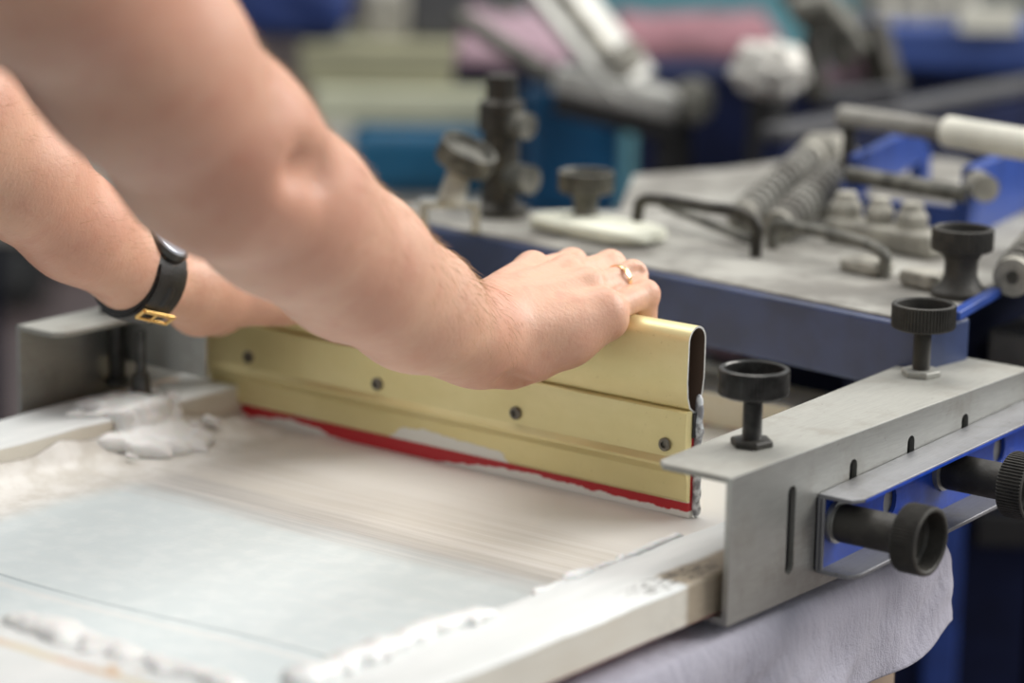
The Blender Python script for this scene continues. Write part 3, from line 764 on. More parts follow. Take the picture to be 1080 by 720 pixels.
hf = Field(np.arange(-.46, -.22, .005), np.arange(-.52, -.24, .005), np.arange(1.52, 1.74, .005))
hf.add([(HC+Vector((0, -.036, .030)), HC+Vector((0, -.006, .034)), .094, .088, (Vector((1, 0, 0)), 1.12))], k=.01, m=.03)
hf.cut(HC+Vector((0, .10, -.03)), HC+Vector((0, .12, -.0)), .080, .055, k=.01, m=.03); hf.cut(HC+Vector((-.1, .02, -.06)), HC+Vector((.1, .02, -.06)), .05, .05, k=.01)
hf.build('hair', M['hair'], body, 1)
for s_ in (-1, 1):
    bm = bmesh.new(); bmesh.ops.create_uvsphere(bm, u_segments=16, v_segments=12, radius=.0115, matrix=Matrix.Translation(HC+Vector((s_*.031, .079, 0)))); finish('eye', bm, M['eye'], body)

# fine hairs on both forearms
me = body.data; nv = len(me.vertices); co = np.empty(nv*3, np.float32); me.vertices.foreach_get('co', co); co = co.reshape(-1, 3)
no = np.empty(nv*3, np.float32); me.vertex_normals.foreach_get('vector', no); no = no.reshape(-1, 3)
sel = np.where((co[:, 1] < .066) & (co[:, 1] > -.23) & (co[:, 2] < 1.30) & (co[:, 0] < -.06) & (co[:, 0] > -.52) & (no[:, 2] > -.35))[0]
wgt = np.clip(.6+no[sel, 2]*.7, .08, 1.2)*np.clip((.075-co[sel, 1])/.03, .1, 1); wgt /= wgt.sum()
pick = rng.choice(sel, 6500, replace=True, p=wgt)
hc = bpy.data.curves.new('arm_hair', 'CURVE'); hc.dimensions = '3D'; hc.bevel_depth = .00007; hc.bevel_resolution = 0
for i in pick:
    p = Vector(co[i]); nrm = Vector(no[i]); right = p.x > -.33
    ax = ((W_R-E_R) if right else (W_L-E_L)).normalized(); side = ax.cross(nrm).normalized()
    d = (ax*random.uniform(.5, 1.1)+side*random.uniform(.1, .9)*(1 if right else -1)+nrm*random.uniform(.15, .55)).normalized()
    L = random.uniform(.005, .013); p0 = p+Vector(rng.normal(0, .0008, 3)); p0 -= nrm*.0006
    sp = hc.splines.new('POLY'); sp.points.add(3)
    for k in range(4):
        s_ = k/3; q = p0+d*L*s_-nrm*(L*.22*s_*s_)+ax*(L*.15*s_*s_); sp.points[k].co = (*q, 1); sp.points[k].radius = 1-.8*s_
hc.materials.append(M['arm_hair'])
ho = bpy.data.objects.new('arm_hair', hc); link(ho, body); ho['label'] = 'fine blond hairs on the forearms'; ho['kind'] = 'stuff'

# finger ring
rg_c = Vector((-.1945, .1310, 1.0560)).lerp(Vector((-.1900, .1705, 1.0600)), .70)
rg_d = (Vector((-.1900, .1705, 1.0600))-Vector((-.1945, .1310, 1.0560))).normalized()
bm = bmesh.new(); add_lathe(bm, [(.0092, -.0015), (.0099, -.0014), (.0101, 0), (.0099, .0014), (.0092, .0015), (.0090, 0), (.0092, -.0015)], rg_c, rg_d, n=64)
bmesh.ops.remove_doubles(bm, verts=bm.verts, dist=1e-6)
tag(finish('finger_ring', bm, M['gold_ring'], angle=60), 'plain gold ring on the ring finger of the right hand', 'ring')

# wristwatch on the left wrist
wc = Vector((-.4508, .0000, 1.0512)); wd = (Vector((-.4510, -.002, 1.0520))-W_L).normalized()*-1
dors = Vector((.10, .25, 1)); dors = (dors-wd*dors.dot(wd)).normalized(); sidev = wd.cross(dors).normalized()
if sidev.dot(Vector(CAM)-wc) < 0: sidev = -sidev
watch = thing('wristwatch', 'wristwatch with a black leather strap and gold buckle on the left wrist', 'watch')
def band(r0, r1, w, a0=0, a1=2*pi, n=72, ky=1.0):
    bm = bmesh.new(); rings = []; full = abs(a1-a0-2*pi) < 1e-6; cnt = n if full else n+1
    for k in range(cnt):
        a = a0+(a1-a0)*k/n; rad = dors*cos(a)*ky+sidev*sin(a)
        wob = 1+.0
        prof = [(r0, -w), (r1-.0006, -w), (r1, -w*.8), (r1+.0004, 0), (r1, w*.8), (r1-.0006, w), (r0, w)]
        rings.append([bm.verts.new(wc+rad*r*wob+wd*h) for r, h in prof])
    m_ = len(rings[0])
    for i in range(cnt if full else cnt-1):
        A_ = rings[i]; B_ = rings[(i+1) % cnt]
        for k in range(m_): bm.faces.new((A_[k], A_[(k+1) % m_], B_[(k+1) % m_], B_[k]))
    if not full: bm.faces.new(rings[0][::-1]); bm.faces.new(rings[-1])
    return bm
RW = .0278
finish('strap', band(RW-.002, RW+.0018, .0135), M['leather'], watch)
finish('strap_end', band(RW+.0012, RW+.0036, .0122, radians(70), radians(200)), M['leather'], watch)
q = finish('strap_keeper', band(RW+.001, RW+.0046, .0030, radians(95), radians(118)), M['leather'], watch)
# case and crystal on the back of the wrist
cdir = (dors*cos(radians(38))+sidev*sin(radians(38))).normalized(); cc_ = wc+cdir*(RW-.0010)
bm = bmesh.new(); add_lathe(bm, [(0, -.001), (.0135, -.001), (.0143, .001), (.0146, .0045), (.0135, .0062), (.0125, .0062), (.0120, .0056), (0, .0056)], cc_, cdir, n=56); case = finish('case', bm, M['black_metal'], watch)
bm = bmesh.new(); add_lathe(bm, [(0, .0057), (.0119, .0057), (.0112, .0070), (.007, .0077), (0, .0079)], cc_, cdir, n=48); finish('crystal', bm, M['glass_face'], case)
bm = bmesh.new(); add_lathe(bm, [(0, 0), (.0020, 0), (.0020, .004), (0, .004)], cc_+wd*.0145+cdir*.003, wd, n=20); finish('crown', bm, M['gold'], case)
# gold buckle on the underside nearest the camera
bm = bmesh.new(); a_ = radians(128)
def bk(a, h): rad = dors*cos(a)+sidev*sin(a); return wc+rad*(RW+.0058)+wd*h
loop = [bk(a_-.0, -.0125), bk(a_, .0145), bk(a_+.22, .0145), bk(a_+.22, -.0125)]
add_tube(bm, smooth_path(loop[:2], 4), .0015); add_tube(bm, [loop[1], loop[2]], .0012); add_tube(bm, [loop[2], loop[3]], .0012); add_tube(bm, [loop[3], loop[0]], .0012)
add_tube(bm, [bk(a_+.26, 0), bk(a_-.04, 0)], .0010); finish('buckle', bm, M['gold'], watch)

# ================================================================== PLATEN AND CLOTH UNDER THE SCREEN
plt = thing('platen', 'tan printing board under the lavender cloth, held by a steel arm', 'platen')
bm = bmesh.new(); add_box(bm, (-.545, -.36, .8900), (-.012, .240, .9060)); add_box(bm, (-.545, .2395, .8900), (-.19, .550, .9060)); finish('board', bm, M['tan'], plt, bevel=.003)
bm = bmesh.new(); add_box(bm, (-.33, -.20, .850), (-.23, .50, .8898)); add_box(bm, (-.31, .05, 0), (-.25, .11, .850)); add_box(bm, (-.42, -.05, 0), (-.14, .21, .02)); finish('support_arm', bm, M['blue_frame'], plt, bevel=.003)
bm = bmesh.new(); qa, qb = pl(885, 700, 0, -.03), pl(945, 700, 0, -.03); add_box(bm, (-.06, qa.y, .79), (-.03, qb.y, .8898)); finish('side_bracket', bm, M['tan'], plt, bevel=.002)

def drape(name, mat, label, cat, u_edge, v0, v1, hem, back=-.56, zt=.9085):
    """cloth lying on the board (top) and hanging over its right edge"""
    bm = bmesh.new(); NV, NT_ = 110, 70; rows = []
    for j in range(NV+1):
        v = v0+(v1-v0)*j/NV; row = []
        hz = hem(v)
        for i in range(NT_+1):
            s_ = i/NT_
            if s_ < .4: x = back+(u_edge-.006-back)*(s_/.4); z = zt+.0012*mnoise.noise(Vector((x*20, v*20, 0))); y = v
            else:
                t_ = (s_-.4)/.6; a = min(t_*6, 1)*pi/2
                x = u_edge-.006+.006*sin(a); z = zt-.006*(1-cos(a))-(t_*(zt-hz)); y = v
                fold = (mnoise.noise(Vector((v*16, 4.2, t_*.8)))*.014+mnoise.noise(Vector((v*38+t_*3, 1.1, t_*2)))*.005)*t_
                x += fold+.003*t_; y += mnoise.noise(Vector((v*10, 9, t_*2)))*.006*t_
                if v > v1-.02: y -= 0
            row.append(bm.verts.new((x, y, z)))
        rows.append(row)
    for j in range(NV):
        for i in range(NT_): bm.faces.new((rows[j][i], rows[j][i+1], rows[j+1][i+1], rows[j+1][i]))
    o = finish(name, bm, mat, None, angle=180); s = o.modifiers.new('thickness', 'SOLIDIFY'); s.thickness = .0012; s.offset = 0
    return tag(o, label, cat)
def hem(v):
    h = .853+.004*sin(v*31)
    if v > .17: h += ((v-.17)/.075)**2*.010
    if v < .02: h -= (.02-v)*.25
    return h
drape('draped_cloth', M['cloth'], 'lavender grey cotton cloth hanging down below the right clamp', 'cloth', .0035, -.345, .243, hem)
bm = bmesh.new(); NV = 40
g = [[bm.verts.new((-.54+.345*i/NV, .2475+.295*j/NV, .9078+.0018*mnoise.noise(Vector((i*.21, j*.23, 0))))) for j in range(NV+1)] for i in range(NV+1)]
for i in range(NV):
    for j in range(NV): bm.faces.new((g[i][j], g[i+1][j], g[i+1][j+1], g[i][j+1]))
o = finish('stained_cloth', bm, M['cream_cloth'], None, angle=180); s = o.modifiers.new('thickness', 'SOLIDIFY'); s.thickness = .0015; s.offset = 0
tag(o, 'cream cloth with a brown stain lying behind the squeegee', 'cloth')

# ================================================================== NEIGHBOURING PRESS ARM (behind)
PZ = 1.030
def zof(x, y): return onz(x, y, PZ)
A0 = zof(500, 246); A1 = zof(948, 337); dA = (A1-A0).normalized(); nA = Vector((-dA.y, dA.x, 0))     # nA points away from camera
A0e = A0-dA*.12; A1e = A1+dA*.02
press = thing('printing_press', 'long dull blue steel beam with a dusty grey top plate, behind the squeegee', 'press arm')
def beam_mesh(a, b, depth, z0, z1):
    bm = bmesh.new(); add_box(bm, (0, 0, z0), ((b-a).length, depth, z1), Matrix.Translation((a.x, a.y, 0)) @ Matrix.Rotation(atan2((b-a).y, (b-a).x), 4, 'Z')); return bm
finish('beam', beam_mesh(A0e, A1e, .05, PZ-.046, PZ-.002), M['blue_beam'], press, bevel=.003)
plate_pts = [A0e+nA*.006, A1+nA*.006, zof(1008, 326), zof(1050, 296), zof(1150, 282), zof(1150, 215), zof(1010, 168), zof(900, 160), zof(850, 166), zof(760, 178), zof(668, 184), zof(652, 222), zof(470, 222), A0e+nA*.09]
bm = bmesh.new(); A_ = [bm.verts.new((p.x, p.y, PZ-.006)) for p in plate_pts]; B_ = [bm.verts.new((p.x, p.y, PZ)) for p in plate_pts]; bm.faces.new(A_); bm.faces.new(B_)
for k in range(len(A_)): bm.faces.new((A_[k], A_[(k+1) % len(A_)], B_[(k+1) % len(A_)], B_[k]))
finish('top_plate', bm, M['dusty_plate'], press, bevel=.001)
for s_ in (.42, 1.02):
    fp = A0+(A1-A0)*s_+nA*.22; bm = bmesh.new(); add_beam(bm, Vector((fp.x, fp.y, 0)), Vector((fp.x, fp.y, PZ-.0062)), .06, .06); finish('leg', bm, M['navy'], press, bevel=.002)
finish('cross_member', beam_mesh(A0+nA*.06+dA*.30, A1+nA*.06-dA*.07, .24, PZ-.075, PZ-.0062), M['navy'], press, bevel=.003)

def blob(name, lo, hi, mat, label, cat, amp=.15, seed=0, p=3.0, group=None, rot=0):
    """soft lump (cloth, pad) filling the box lo..hi"""
    bm = bmesh.new(); bmesh.ops.create_uvsphere(bm, u_segments=48, v_segments=32, radius=1)
    c = (Vector(lo)+Vector(hi))/2; h = (Vector(hi)-Vector(lo))/2; Rm = Matrix.Rotation(rot, 3, 'Z')
    for v in bm.verts:
        d = v.co.normalized(); k = (abs(d.x)**p+abs(d.y)**p+abs(d.z)**p)**(-1/p); q = d*k
        q *= 1+amp*mnoise.noise(d*2.2+Vector((seed, 0, 0)))+amp*.4*mnoise.noise(d*6+Vector((seed, 3, 0)))
        q.z = max(q.z, -1); v.co = c+Rm @ Vector((q.x*h.x, q.y*h.y, q.z*h.z))
    return tag(finish(name, bm, mat, None, angle=180), label, cat, group)
yawA = atan2(dA.y, dA.x)
pc = zof(608, 253); blob('pad', (pc.x-.055, pc.y-.0, PZ), (pc.x+.055, pc.y+.05, PZ+.012), M['cream_pad'], 'flat cream pad on the grey plate behind the knuckles', 'pad', .05, 2, 4, rot=yawA)

def big_knob(x, y, R, H, label, stem=.010, base=.018, z=PZ, mat='black_dusty', ring=.016):
    p = onz(x, y, z); t_ = thing('knurled_screw', label, 'knob', p)
    bm = knob_mesh(R, ring, 160, ring*.75); o = part_from(bm, 'knurled_head', M[mat], t_, (0, 0, H-ring))
    bm = bmesh.new(); add_lathe(bm, [(0, 0), (base, 0), (base, .004), (stem*1.25, .008), (stem, .014), (stem, H-ring-.006), (stem*1.3, H-ring), (0, H-ring)], n=40); finish('stem', bm, M[mat], t_)
    return t_
big_knob(617, 243, .0205, .044, 'round knurled knob on a stem in front of the teal bin, above the knuckles', stem=.009, base=.013, mat='rod_grey')
big_knob(1012, 312, .0205, .046, 'dark knurled knob with a thick stem beside the thick spring at the right edge', stem=.011, base=.019)

def rod(name, pts, r, mat, label, cat, smooth=6, group=None):
    bm = bmesh.new(); add_tube(bm, smooth_path(pts, smooth), r, 14); return tag(finish(name, bm, mat, None), label, cat, group)
def up(p, h): return Vector((p.x, p.y, PZ+h))
# bent rod handles (feet on the plate)
f0, f1 = zof(672, 250), zof(797, 271)
h_ = .030
rod('bent_rod', [up(f0, 0), up(f0, h_*.55), up(f0, h_*.9)+dA*.004, up(f0.lerp(f1, .2), h_), up(f0.lerp(f1, .6), h_), up(f0.lerp(f1, .88), h_), up(f1, h_*.75), up(f1, h_*.4), up(f1, 0)], .0042, M['rod_dark'], 'dark bent rod handle on the grey plate, left of the other handle', 'handle')
g0, g1 = zof(815, 262), zof(932, 293)
rod('bent_rod', [up(g0, 0), up(g0, h_*.3), up(g0, h_*.6)+dA*.003, up(g0.lerp(g1, .25), h_*.66), up(g0.lerp(g1, .6), h_*.7), up(g0.lerp(g1, .88), h_*.66), up(g1, h_*.5), up(g1, h_*.25), up(g1, 0)], .0042, M['rod_grey'], 'grey bent rod handle on the plate, the lower right of the two handles', 'handle')
s0, s1 = zof(700, 236), zof(790, 262)
rod('rod_brace', [up(s0, .014), up(s1, .006)], .0035, M['rod_grey'], 'straight thin rod lying under the left bent handle', 'rod')

def spring(a, b, R, turns, r, label, core=True):
    a = Vector(a); b = Vector(b); d, s, u = frame_for(b-a); L = (b-a).length
    t_ = thing('coil_spring', label, 'spring')
    pts = [a+d*L*(k/(turns*14))+(s*cos(2*pi*k/14)+u*sin(2*pi*k/14))*R for k in range(turns*14+1)]
    bm = bmesh.new(); add_tube(bm, pts, r, 8); finish('coil', bm, M['dusty_plate'], t_)
    bm = bmesh.new(); add_tube(bm, [a-d*.006, b+d*.012], R*.40, 16); finish('core_rod', bm, M['rod_dark'], t_)
    bm = bmesh.new(); add_tube(bm, [b, b+d*.010], R*1.15, 20); finish('end_cap', bm, M['dusty_parts'], t_); bm = bmesh.new(); add_tube(bm, [a-d*.006, a], R*1.1, 20); finish('end_cap', bm, M['dusty_parts'], t_)
def lift(x, y, h): p = onz(x, y, PZ+h); return p
spring(lift(785, 228, .012), lift(852, 168, .030), .0105, 12, .0026, 'coil spring slanting up behind the left bent handle, the farther of the pair')
spring(lift(822, 238, .012), lift(888, 180, .030), .0110, 12, .0027, 'coil spring slanting up beside its twin, the nearer of the pair')
spring(lift(1070, 290, .014), lift(1132, 216, .034), .0120, 12, .0028, 'thick coil spring cut off by the right edge, beside the dark knob')
# bracket carrying the pair of springs
b0 = lift(872, 160, .030); bk_ = thing('spring_bracket', 'dusty grey bracket holding the upper ends of the two coil springs', 'bracket')
bm = bmesh.new(); fp = Vector((b0.x, b0.y, PZ)); add_box(bm, (-.028, -.012, 0), (.030, .016, .020), Matrix.Translation(fp) @ Matrix.Rotation(yawA, 4, 'Z')); finish('foot', bm, M['dusty_parts'], bk_, bevel=.003)
bm = bmesh.new(); add_tube(bm, [fp+Vector((0, 0, .018))-dA*.026, fp+Vector((0, 0, .030))-dA*.010, fp+Vector((0, 0, .034))+dA*.006, fp+Vector((0, 0, .026))+dA*.024], [.010, .014, .013, .010], 18); finish('pivot', bm, M['dusty_parts'], bk_)
# row of nuts on a valve-like block
bl_ = thing('nut_block', 'dusty cream grey block with three round nuts in a row on the grey plate', 'block')
c0, c1 = zof(880, 252), zof(992, 272)
bm = bmesh.new(); add_beam(bm, up(c0, .009), up(c1, .009), .030, .018); finish('block_base', bm, M['dusty_parts'], bl_, bevel=.004)
for k, q in enumerate((.10, .42, .72)):
    p = up(c0.lerp(c1, q), .018); bm = bmesh.new(); add_lathe(bm, [(0, 0), (.0115, 0), (.0115, .009), (.0085, .012), (.0075, .018), (0, .019)], p, n=6 if k == 1 else 24); finish('nut', bm, M['dusty_parts'], bl_, bevel=.001)
for k, (x, y, w, h, d_) in enumerate(((905, 290, .035, .010, .022), (965, 305, .030, .012, .02), (870, 232, .04, .010, .02))):
    p = zof(x, y); q = blob('dusty_fitting', (p.x-w/2, p.y, PZ), (p.x+w/2, p.y+d_, PZ+h), M['dusty_parts'], ['low dusty fitting on the plate just right of the grey handle', 'low dusty fitting on the plate left of the dark knob', 'low dusty fitting between the springs and the nut block'][k], 'fitting', .10, k*3, 5, rot=yawA)

# blue bracket frame with crossing rods, white-sleeved handle bar
bf = thing('blue_bracket', 'royal blue steel bracket frame with a grey cross rod, right of the springs', 'bracket')
k0 = onz(900, 178, PZ+.045); k1 = onz(972, 143, PZ+.045); k2 = onz(1020, 192, PZ+.04); k3 = onz(1095, 160, PZ+.04)
bm = bmesh.new(); add_beam(bm, k0+Vector((0, 0, -.005)), k1+Vector((0, 0, -.005)), .008, .030); finish('side_plate', bm, M['blue_frame'], bf, bevel=.001)
bm = bmesh.new(); add_beam(bm, k2+Vector((0, 0, -.017)), k3+Vector((0, 0, -.017)), .010, .055); finish('side_plate', bm, M['blue_frame'], bf, bevel=.001)
bm = bmesh.new(); add_beam(bm, k0+Vector((0, 0, -.032)), k2+Vector((0, 0, -.030)), .008, .022); finish('front_plate', bm, M['blue_frame'], bf, bevel=.001)
for (p, wdt) in ((k0, .022), (k2, .022), (k1, .02), (k3, .02)):
    bm = bmesh.new(); add_beam(bm, Vector((p.x, p.y, PZ)), Vector((p.x, p.y, p.z-.01)), wdt*.6, wdt*.6); finish('post', bm, M['blue_frame'], bf)
bm = bmesh.new(); add_tube(bm, [onz(905, 182, PZ+.042)-nA*.012, onz(1028, 203, PZ+.036)-nA*.012], .0065, 18); finish('cross_rod', bm, M['rod_grey'], bf)
bm = bmesh.new(); add_tube(bm, [onz(1040, 192, PZ+.04)-nA*.010-dA*.002, onz(1052, 197, PZ+.04)-nA*.014], .010, 20); finish('bolt_head', bm, M['dusty_parts'], bf)
hb = thing('grab_rail', 'grey metal handle bar wrapped with white tape, above the blue bracket at the right edge', 'handle')
p0, p1, p2 = onz(888, 122, PZ+.075), onz(1000, 139, PZ+.075), onz(1110, 157, PZ+.075)
bm = bmesh.new(); add_tube(bm, [p0, p1, p2], .0080, 20); finish('tube', bm, M['grey_bar'], hb); hb.children[0].data.materials[0] = M['dusty_plate']
bm = bmesh.new(); add_tube(bm, [p1, p2-(p2-p1)*.05], .0115, 24); finish('tape_sleeve', bm, M['tape'], hb)
for p in (p0+(p1-p0)*.08, p1+(p2-p1)*.9):
    bm = bmesh.new(); add_tube(bm, [Vector((p.x, p.y, PZ)), Vector((p.x, p.y, p.z-.006))], .005, 14); finish('post', bm, M['rod_dark'], hb)

# blocks at the right edge below the knob
bx_ = thing('control_box', 'dark grey metal box cut off by the right edge, behind the right clamp', 'box')
q = onz(1042, 346, .99); bm = bmesh.new(); add_box(bm, (0, 0, -.055), (.16, .085, 0), Matrix.Translation((q.x, q.y, .99)) @ Matrix.Rotation(radians(2), 4, 'Z')); finish('box_body', bm, M['grey_bar'], bx_, bevel=.003)
bm = bmesh.new(); add_box(bm, (.06, .01, -.99), (.10, .045, -.055), Matrix.Translation((q.x, q.y, .99))); finish('box_post', bm, M['navy'], bx_)
q0, q1 = zof(1006, 338), zof(1050, 312); bm = bmesh.new(); add_beam(bm, up(q0, .003)+dA*.0, up(q1, .003), .008, .006); tag(finish('blue_strip', bm, M['blue_frame'], None, bevel=.001), 'short bright blue strip on the plate in front of the dark knob', 'strip')

# ================================================================== SECOND PRESS ARM (farther, navy, dark grey top)
n0 = dep(815, 128, 2.62); n1 = dep(1130, 52, 3.05); ztop = n0.z; n1.z = ztop
arm2 = thing('printing_press', 'navy steel press beam with a dark grey top edge, running diagonally behind the taped handle', 'press arm')
bm = bmesh.new(); add_beam(bm, n0+Vector((0, 0, -.011)), n1+Vector((0, 0, -.011)), .026, .012); finish('top_edge', bm, M['grey_bar'], arm2, bevel=.002)
bm = bmesh.new(); add_beam(bm, n0+Vector((0, 0, -.12)), n1+Vector((0, 0, -.12)), .026, .196); finish('beam', bm, M['navy'], arm2, bevel=.002)
bm = bmesh.new(); mid = n0.lerp(n1, .6); add_beam(bm, Vector((mid.x, mid.y, 0)), Vector((mid.x, mid.y, ztop-.20)), .10, .10); finish('post', bm, M['navy'], arm2)
hub = thing('machine_housing', 'large navy painted machine housing behind the grey plate', 'machine')
q0 = dep(676, 72, 3.0); q1 = dep(905, 72, 3.0); q1.z = q0.z = max(q0.z, .9)
bm = bmesh.new(); L_ = (q1-q0).length; add_box(bm, (0, 0, 0), (L_, .10, q0.z), Matrix.Translation((q0.x, q0.y, 0)) @ Matrix.Rotation(atan2((q1-q0).y, (q1-q0).x), 4, 'Z')); finish('body_panel', bm, M['navy'], hub, bevel=.01)

def standing_box(name, x0, x1, y0, d, mat, label, cat, depth=.3, zbot=0, bevel=.004, ybot=None, rotx=0, group=None):
    """box facing the camera: picture columns x0..x1, top row y0 at distance d, standing on zbot"""
    a = dep(x0, y0, d); b = dep(x1, y0, d); z = (a.z+b.z)/2
    if ybot is not None: zbot = dep((x0+x1)/2, ybot, d).z
    bm = bmesh.new(); L = Vector((b.x-a.x, b.y-a.y, 0)).length
    add_box(bm, (0, 0, zbot), (L, depth, z), Matrix.Translation((a.x, a.y, 0)) @ Matrix.Rotation(atan2(b.y-a.y, b.x-a.x)+rotx, 4, 'Z'))
    return tag(finish(name, bm, mat, None, bevel=bevel), label, cat, group)
# teal bins and pale boxes on a table
tb = dep(600, 240, 3.3).z
table = thing('work_table', 'dark table far behind that carries the teal bins', 'table')
a = dep(330, 0, 3.25); b = dep(664, 0, 3.25); yb = atan2(b.y-a.y, b.x-a.x); Lt = Vector((b.x-a.x, b.y-a.y, 0)).length
bm = bmesh.new(); add_box(bm, (-.6, 0, tb-.03), (Lt, .9, tb), Matrix.Translation((a.x, a.y, 0)) @ Matrix.Rotation(yb, 4, 'Z')); finish('table_top', bm, M['dusty_plate'], table, bevel=.003)
for i, (x, y) in enumerate(((-.57, .03), (Lt-.08, .03), (-.57, .82), (Lt-.08, .82))):
    bm = bmesh.new(); add_box(bm, (x, y, 0), (x+.05, y+.05, tb-.031), Matrix.Translation((a.x, a.y, 0)) @ Matrix.Rotation(yb, 4, 'Z')); finish('leg', bm, M['navy'], table)
standing_box('storage_bin', 548, 660, 96, 3.28, M['teal_brightened'], 'teal plastic bin with rounded corners behind the left knurled knob', 'bin', .25, tb, .03)
standing_box('storage_bin', 368, 520, 134, 3.45, M['teal'], 'teal plastic bin behind the forearm, below the pale boxes', 'bin', .25, tb, .02)
zb1 = dep(440, 134, 3.45).z
standing_box('storage_bin', 520, 600, 50, 3.68, M['teal'], 'narrow dark teal bin between the pale boxes and the diagonal arm', 'bin', .2, tb, .02)
standing_box('cardboard_box', 330, 516, 96, 3.45, M['olive_light'], 'pale cream cardboard box on the left teal bin, lower of the two pale boxes', 'box', .22, zb1+.0015)
zb2 = dep(423, 96, 3.45).z
standing_box('cardboard_box', 316, 520, 48, 3.46, M['olive'], 'olive beige cardboard box, upper of the two pale boxes', 'box', .2, zb2+.0015)
zb3 = dep(418, 48, 3.46).z
standing_box('cardboard_box', 384, 430, -10, 3.50, M['dusty_parts'], 'pale grey box standing on the olive box, next to the navy bag', 'box', .12, zb3+.0015)
standing_box('grey_case', 432, 520, -25, 3.50, M['grey_bar'], 'dark grey case standing on the right end of the olive box', 'case', .12, zb3+.0015, group=None)
a = dep(240, 42, 3.46); b = dep(374, 42, 3.46)
bm = bmesh.new()
blob('bag', (0, 0, 0), (1, 1, 1), M['navy'], 'navy blue bag on the olive box behind the upper arm', 'bag', .1, 4, 5)
bag = bpy.data.objects['bag']; bag.scale = (.145, .10, .12); bag.rotation_euler = (0, 0, yb); bag.location = (a.x+.0, a.y+.0, zb3+.002); bm.free()
bag.data.materials[0] = simple('navy_nylon', (.006, .025, .13), .6)

# dark upright post, tilted knob and its white bracket
pst = thing('upright_post', 'dark round machine post standing left of the teal bin', 'post')
p = onz(527, 226, PZ); p.z = PZ
bm = bmesh.new(); add_lathe(bm, [(0, 0), (.022, 0), (.022, .006), (.014, .010), (.014, .062), (.017, .064), (.017, .085), (.012, .088), (.012, .105), (0, .105)], p, n=32); finish('post_body', bm, M['rod_dark'], pst)
bm = bmesh.new(); add_tube(bm, [p+Vector((0, 0, .030))+dA*.012, p+Vector((0, 0, .030))+dA*.032], .011, 20); add_tube(bm, [p+Vector((0, 0, .070))+dA*.012, p+Vector((0, 0, .070))+dA*.028], .010, 20); finish('side_boss', bm, M['rod_grey'], pst)
ub = thing('u_bracket', 'small pale metal U bracket under the tilted knob, left of the dark post', 'bracket')
q = onz(474, 246, PZ); Rz = Matrix.Translation((q.x, q.y, PZ)) @ Matrix.Rotation(yaw, 4, 'Z')
bm = bmesh.new(); add_box(bm, (-.022, 0, .018), (.022, .02, .023), Rz); add_box(bm, (-.022, 0, 0), (-.016, .02, .018), Rz); add_box(bm, (.016, 0, 0), (.022, .02, .018), Rz); finish('bracket_body', bm, M['steel'], ub, bevel=.001)
tk = thing('knurled_screw', 'tilted round knob on a slanting stem, left of the dark post above the forearm', 'knob')
kb = Vector((q.x, q.y, PZ+.023)); kd = (dep(492, 158, (kb-Vector(CAM)).dot(Vector(FW)))-kb); Lk = kd.length; kd.normalize()
bm = bmesh.new(); add_tube(bm, [kb-kd*.001, kb+kd*Lk*.75], [.010, .0085], 20); finish('stem', bm, M['dusty_parts'], tk)
kax = (Vector((0, 0, 1))+Vector(R0)*.42-Vector(FH)*.25).normalized()
part_from(knob_mesh(.0215, .017, 160, .006), 'knurled_head', M['rod_grey'], tk, kb+kd*Lk*.68, kax)

# raised diagonal arm, light metal, with the low dark-bellied bar
ra = thing('raised_linkage', 'light grey flat metal arm slanting down from the top edge to a dark jointed bar', 'press arm')
D1 = 2.75
a = dep(545, -60, D1-.0); b = dep(668, 92, D1)
bm = bmesh.new(); add_beam(bm, a, b, .070, .012, up=Vector((.3, -.3, .9))); finish('flat_bar', bm, M['light_metal'], ra, bevel=.002)
bm = bmesh.new(); add_tube(bm, [a+Vector((.0, -.012, .010)), b+Vector((.0, -.012, .010))], .009, 14); finish('inner_rod', bm, M['dusty_parts'], ra)
a2 = dep(585, 80, D1); b2 = dep(715, 112, D1)
bm = bmesh.new(); add_beam(bm, a2, b2, .05, .028); finish('lower_bar', bm, M['light_metal'], ra, bevel=.006)
bm = bmesh.new(); add_beam(bm, a2+Vector((0, 0, -.024)), b2+Vector((0, 0, -.024)), .045, .020); finish('lower_channel', bm, M['dust_black'], ra, bevel=.003)
bm = bmesh.new(); c_ = dep(730, 108, D1); add_lathe(bm, [(0, -.012), (.020, -.012), (.022, -.006), (.022, .008), (.014, .012), (0, .012)], c_, (-FW[0], -FW[1], .3), n=32); finish('joint', bm, M['rod_grey'], ra)
bm = bmesh.new(); c_ = dep(664, 60, D1-.02); add_lathe(bm, [(0, -.012), (.014, -.012), (.014, .012), (0, .012)], c_, (-FW[0], -FW[1], .3), n=28); finish('pivot_cap', bm, M['dusty_parts'], ra)
bm = bmesh.new(); s_a = dep(712, 122, D1+.01); add_tube(bm, [Vector((s_a.x, s_a.y, .3)), s_a], .018, 16); finish('support_column', bm, M['dust_black'], ra)
bm = bmesh.new(); add_box(bm, (s_a.x-.08, s_a.y-.08, 0), (s_a.x+.08, s_a.y+.08, .30)); finish('column_base', bm, M['navy'], ra, bevel=.005)
a3 = dep(482, 16, 2.85); b3 = dep(600, 92, 2.78); bm = bmesh.new(); add_beam(bm, a3, b3, .02, .014); finish('brace', bm, M['rod_grey'], ra, bevel=.002)

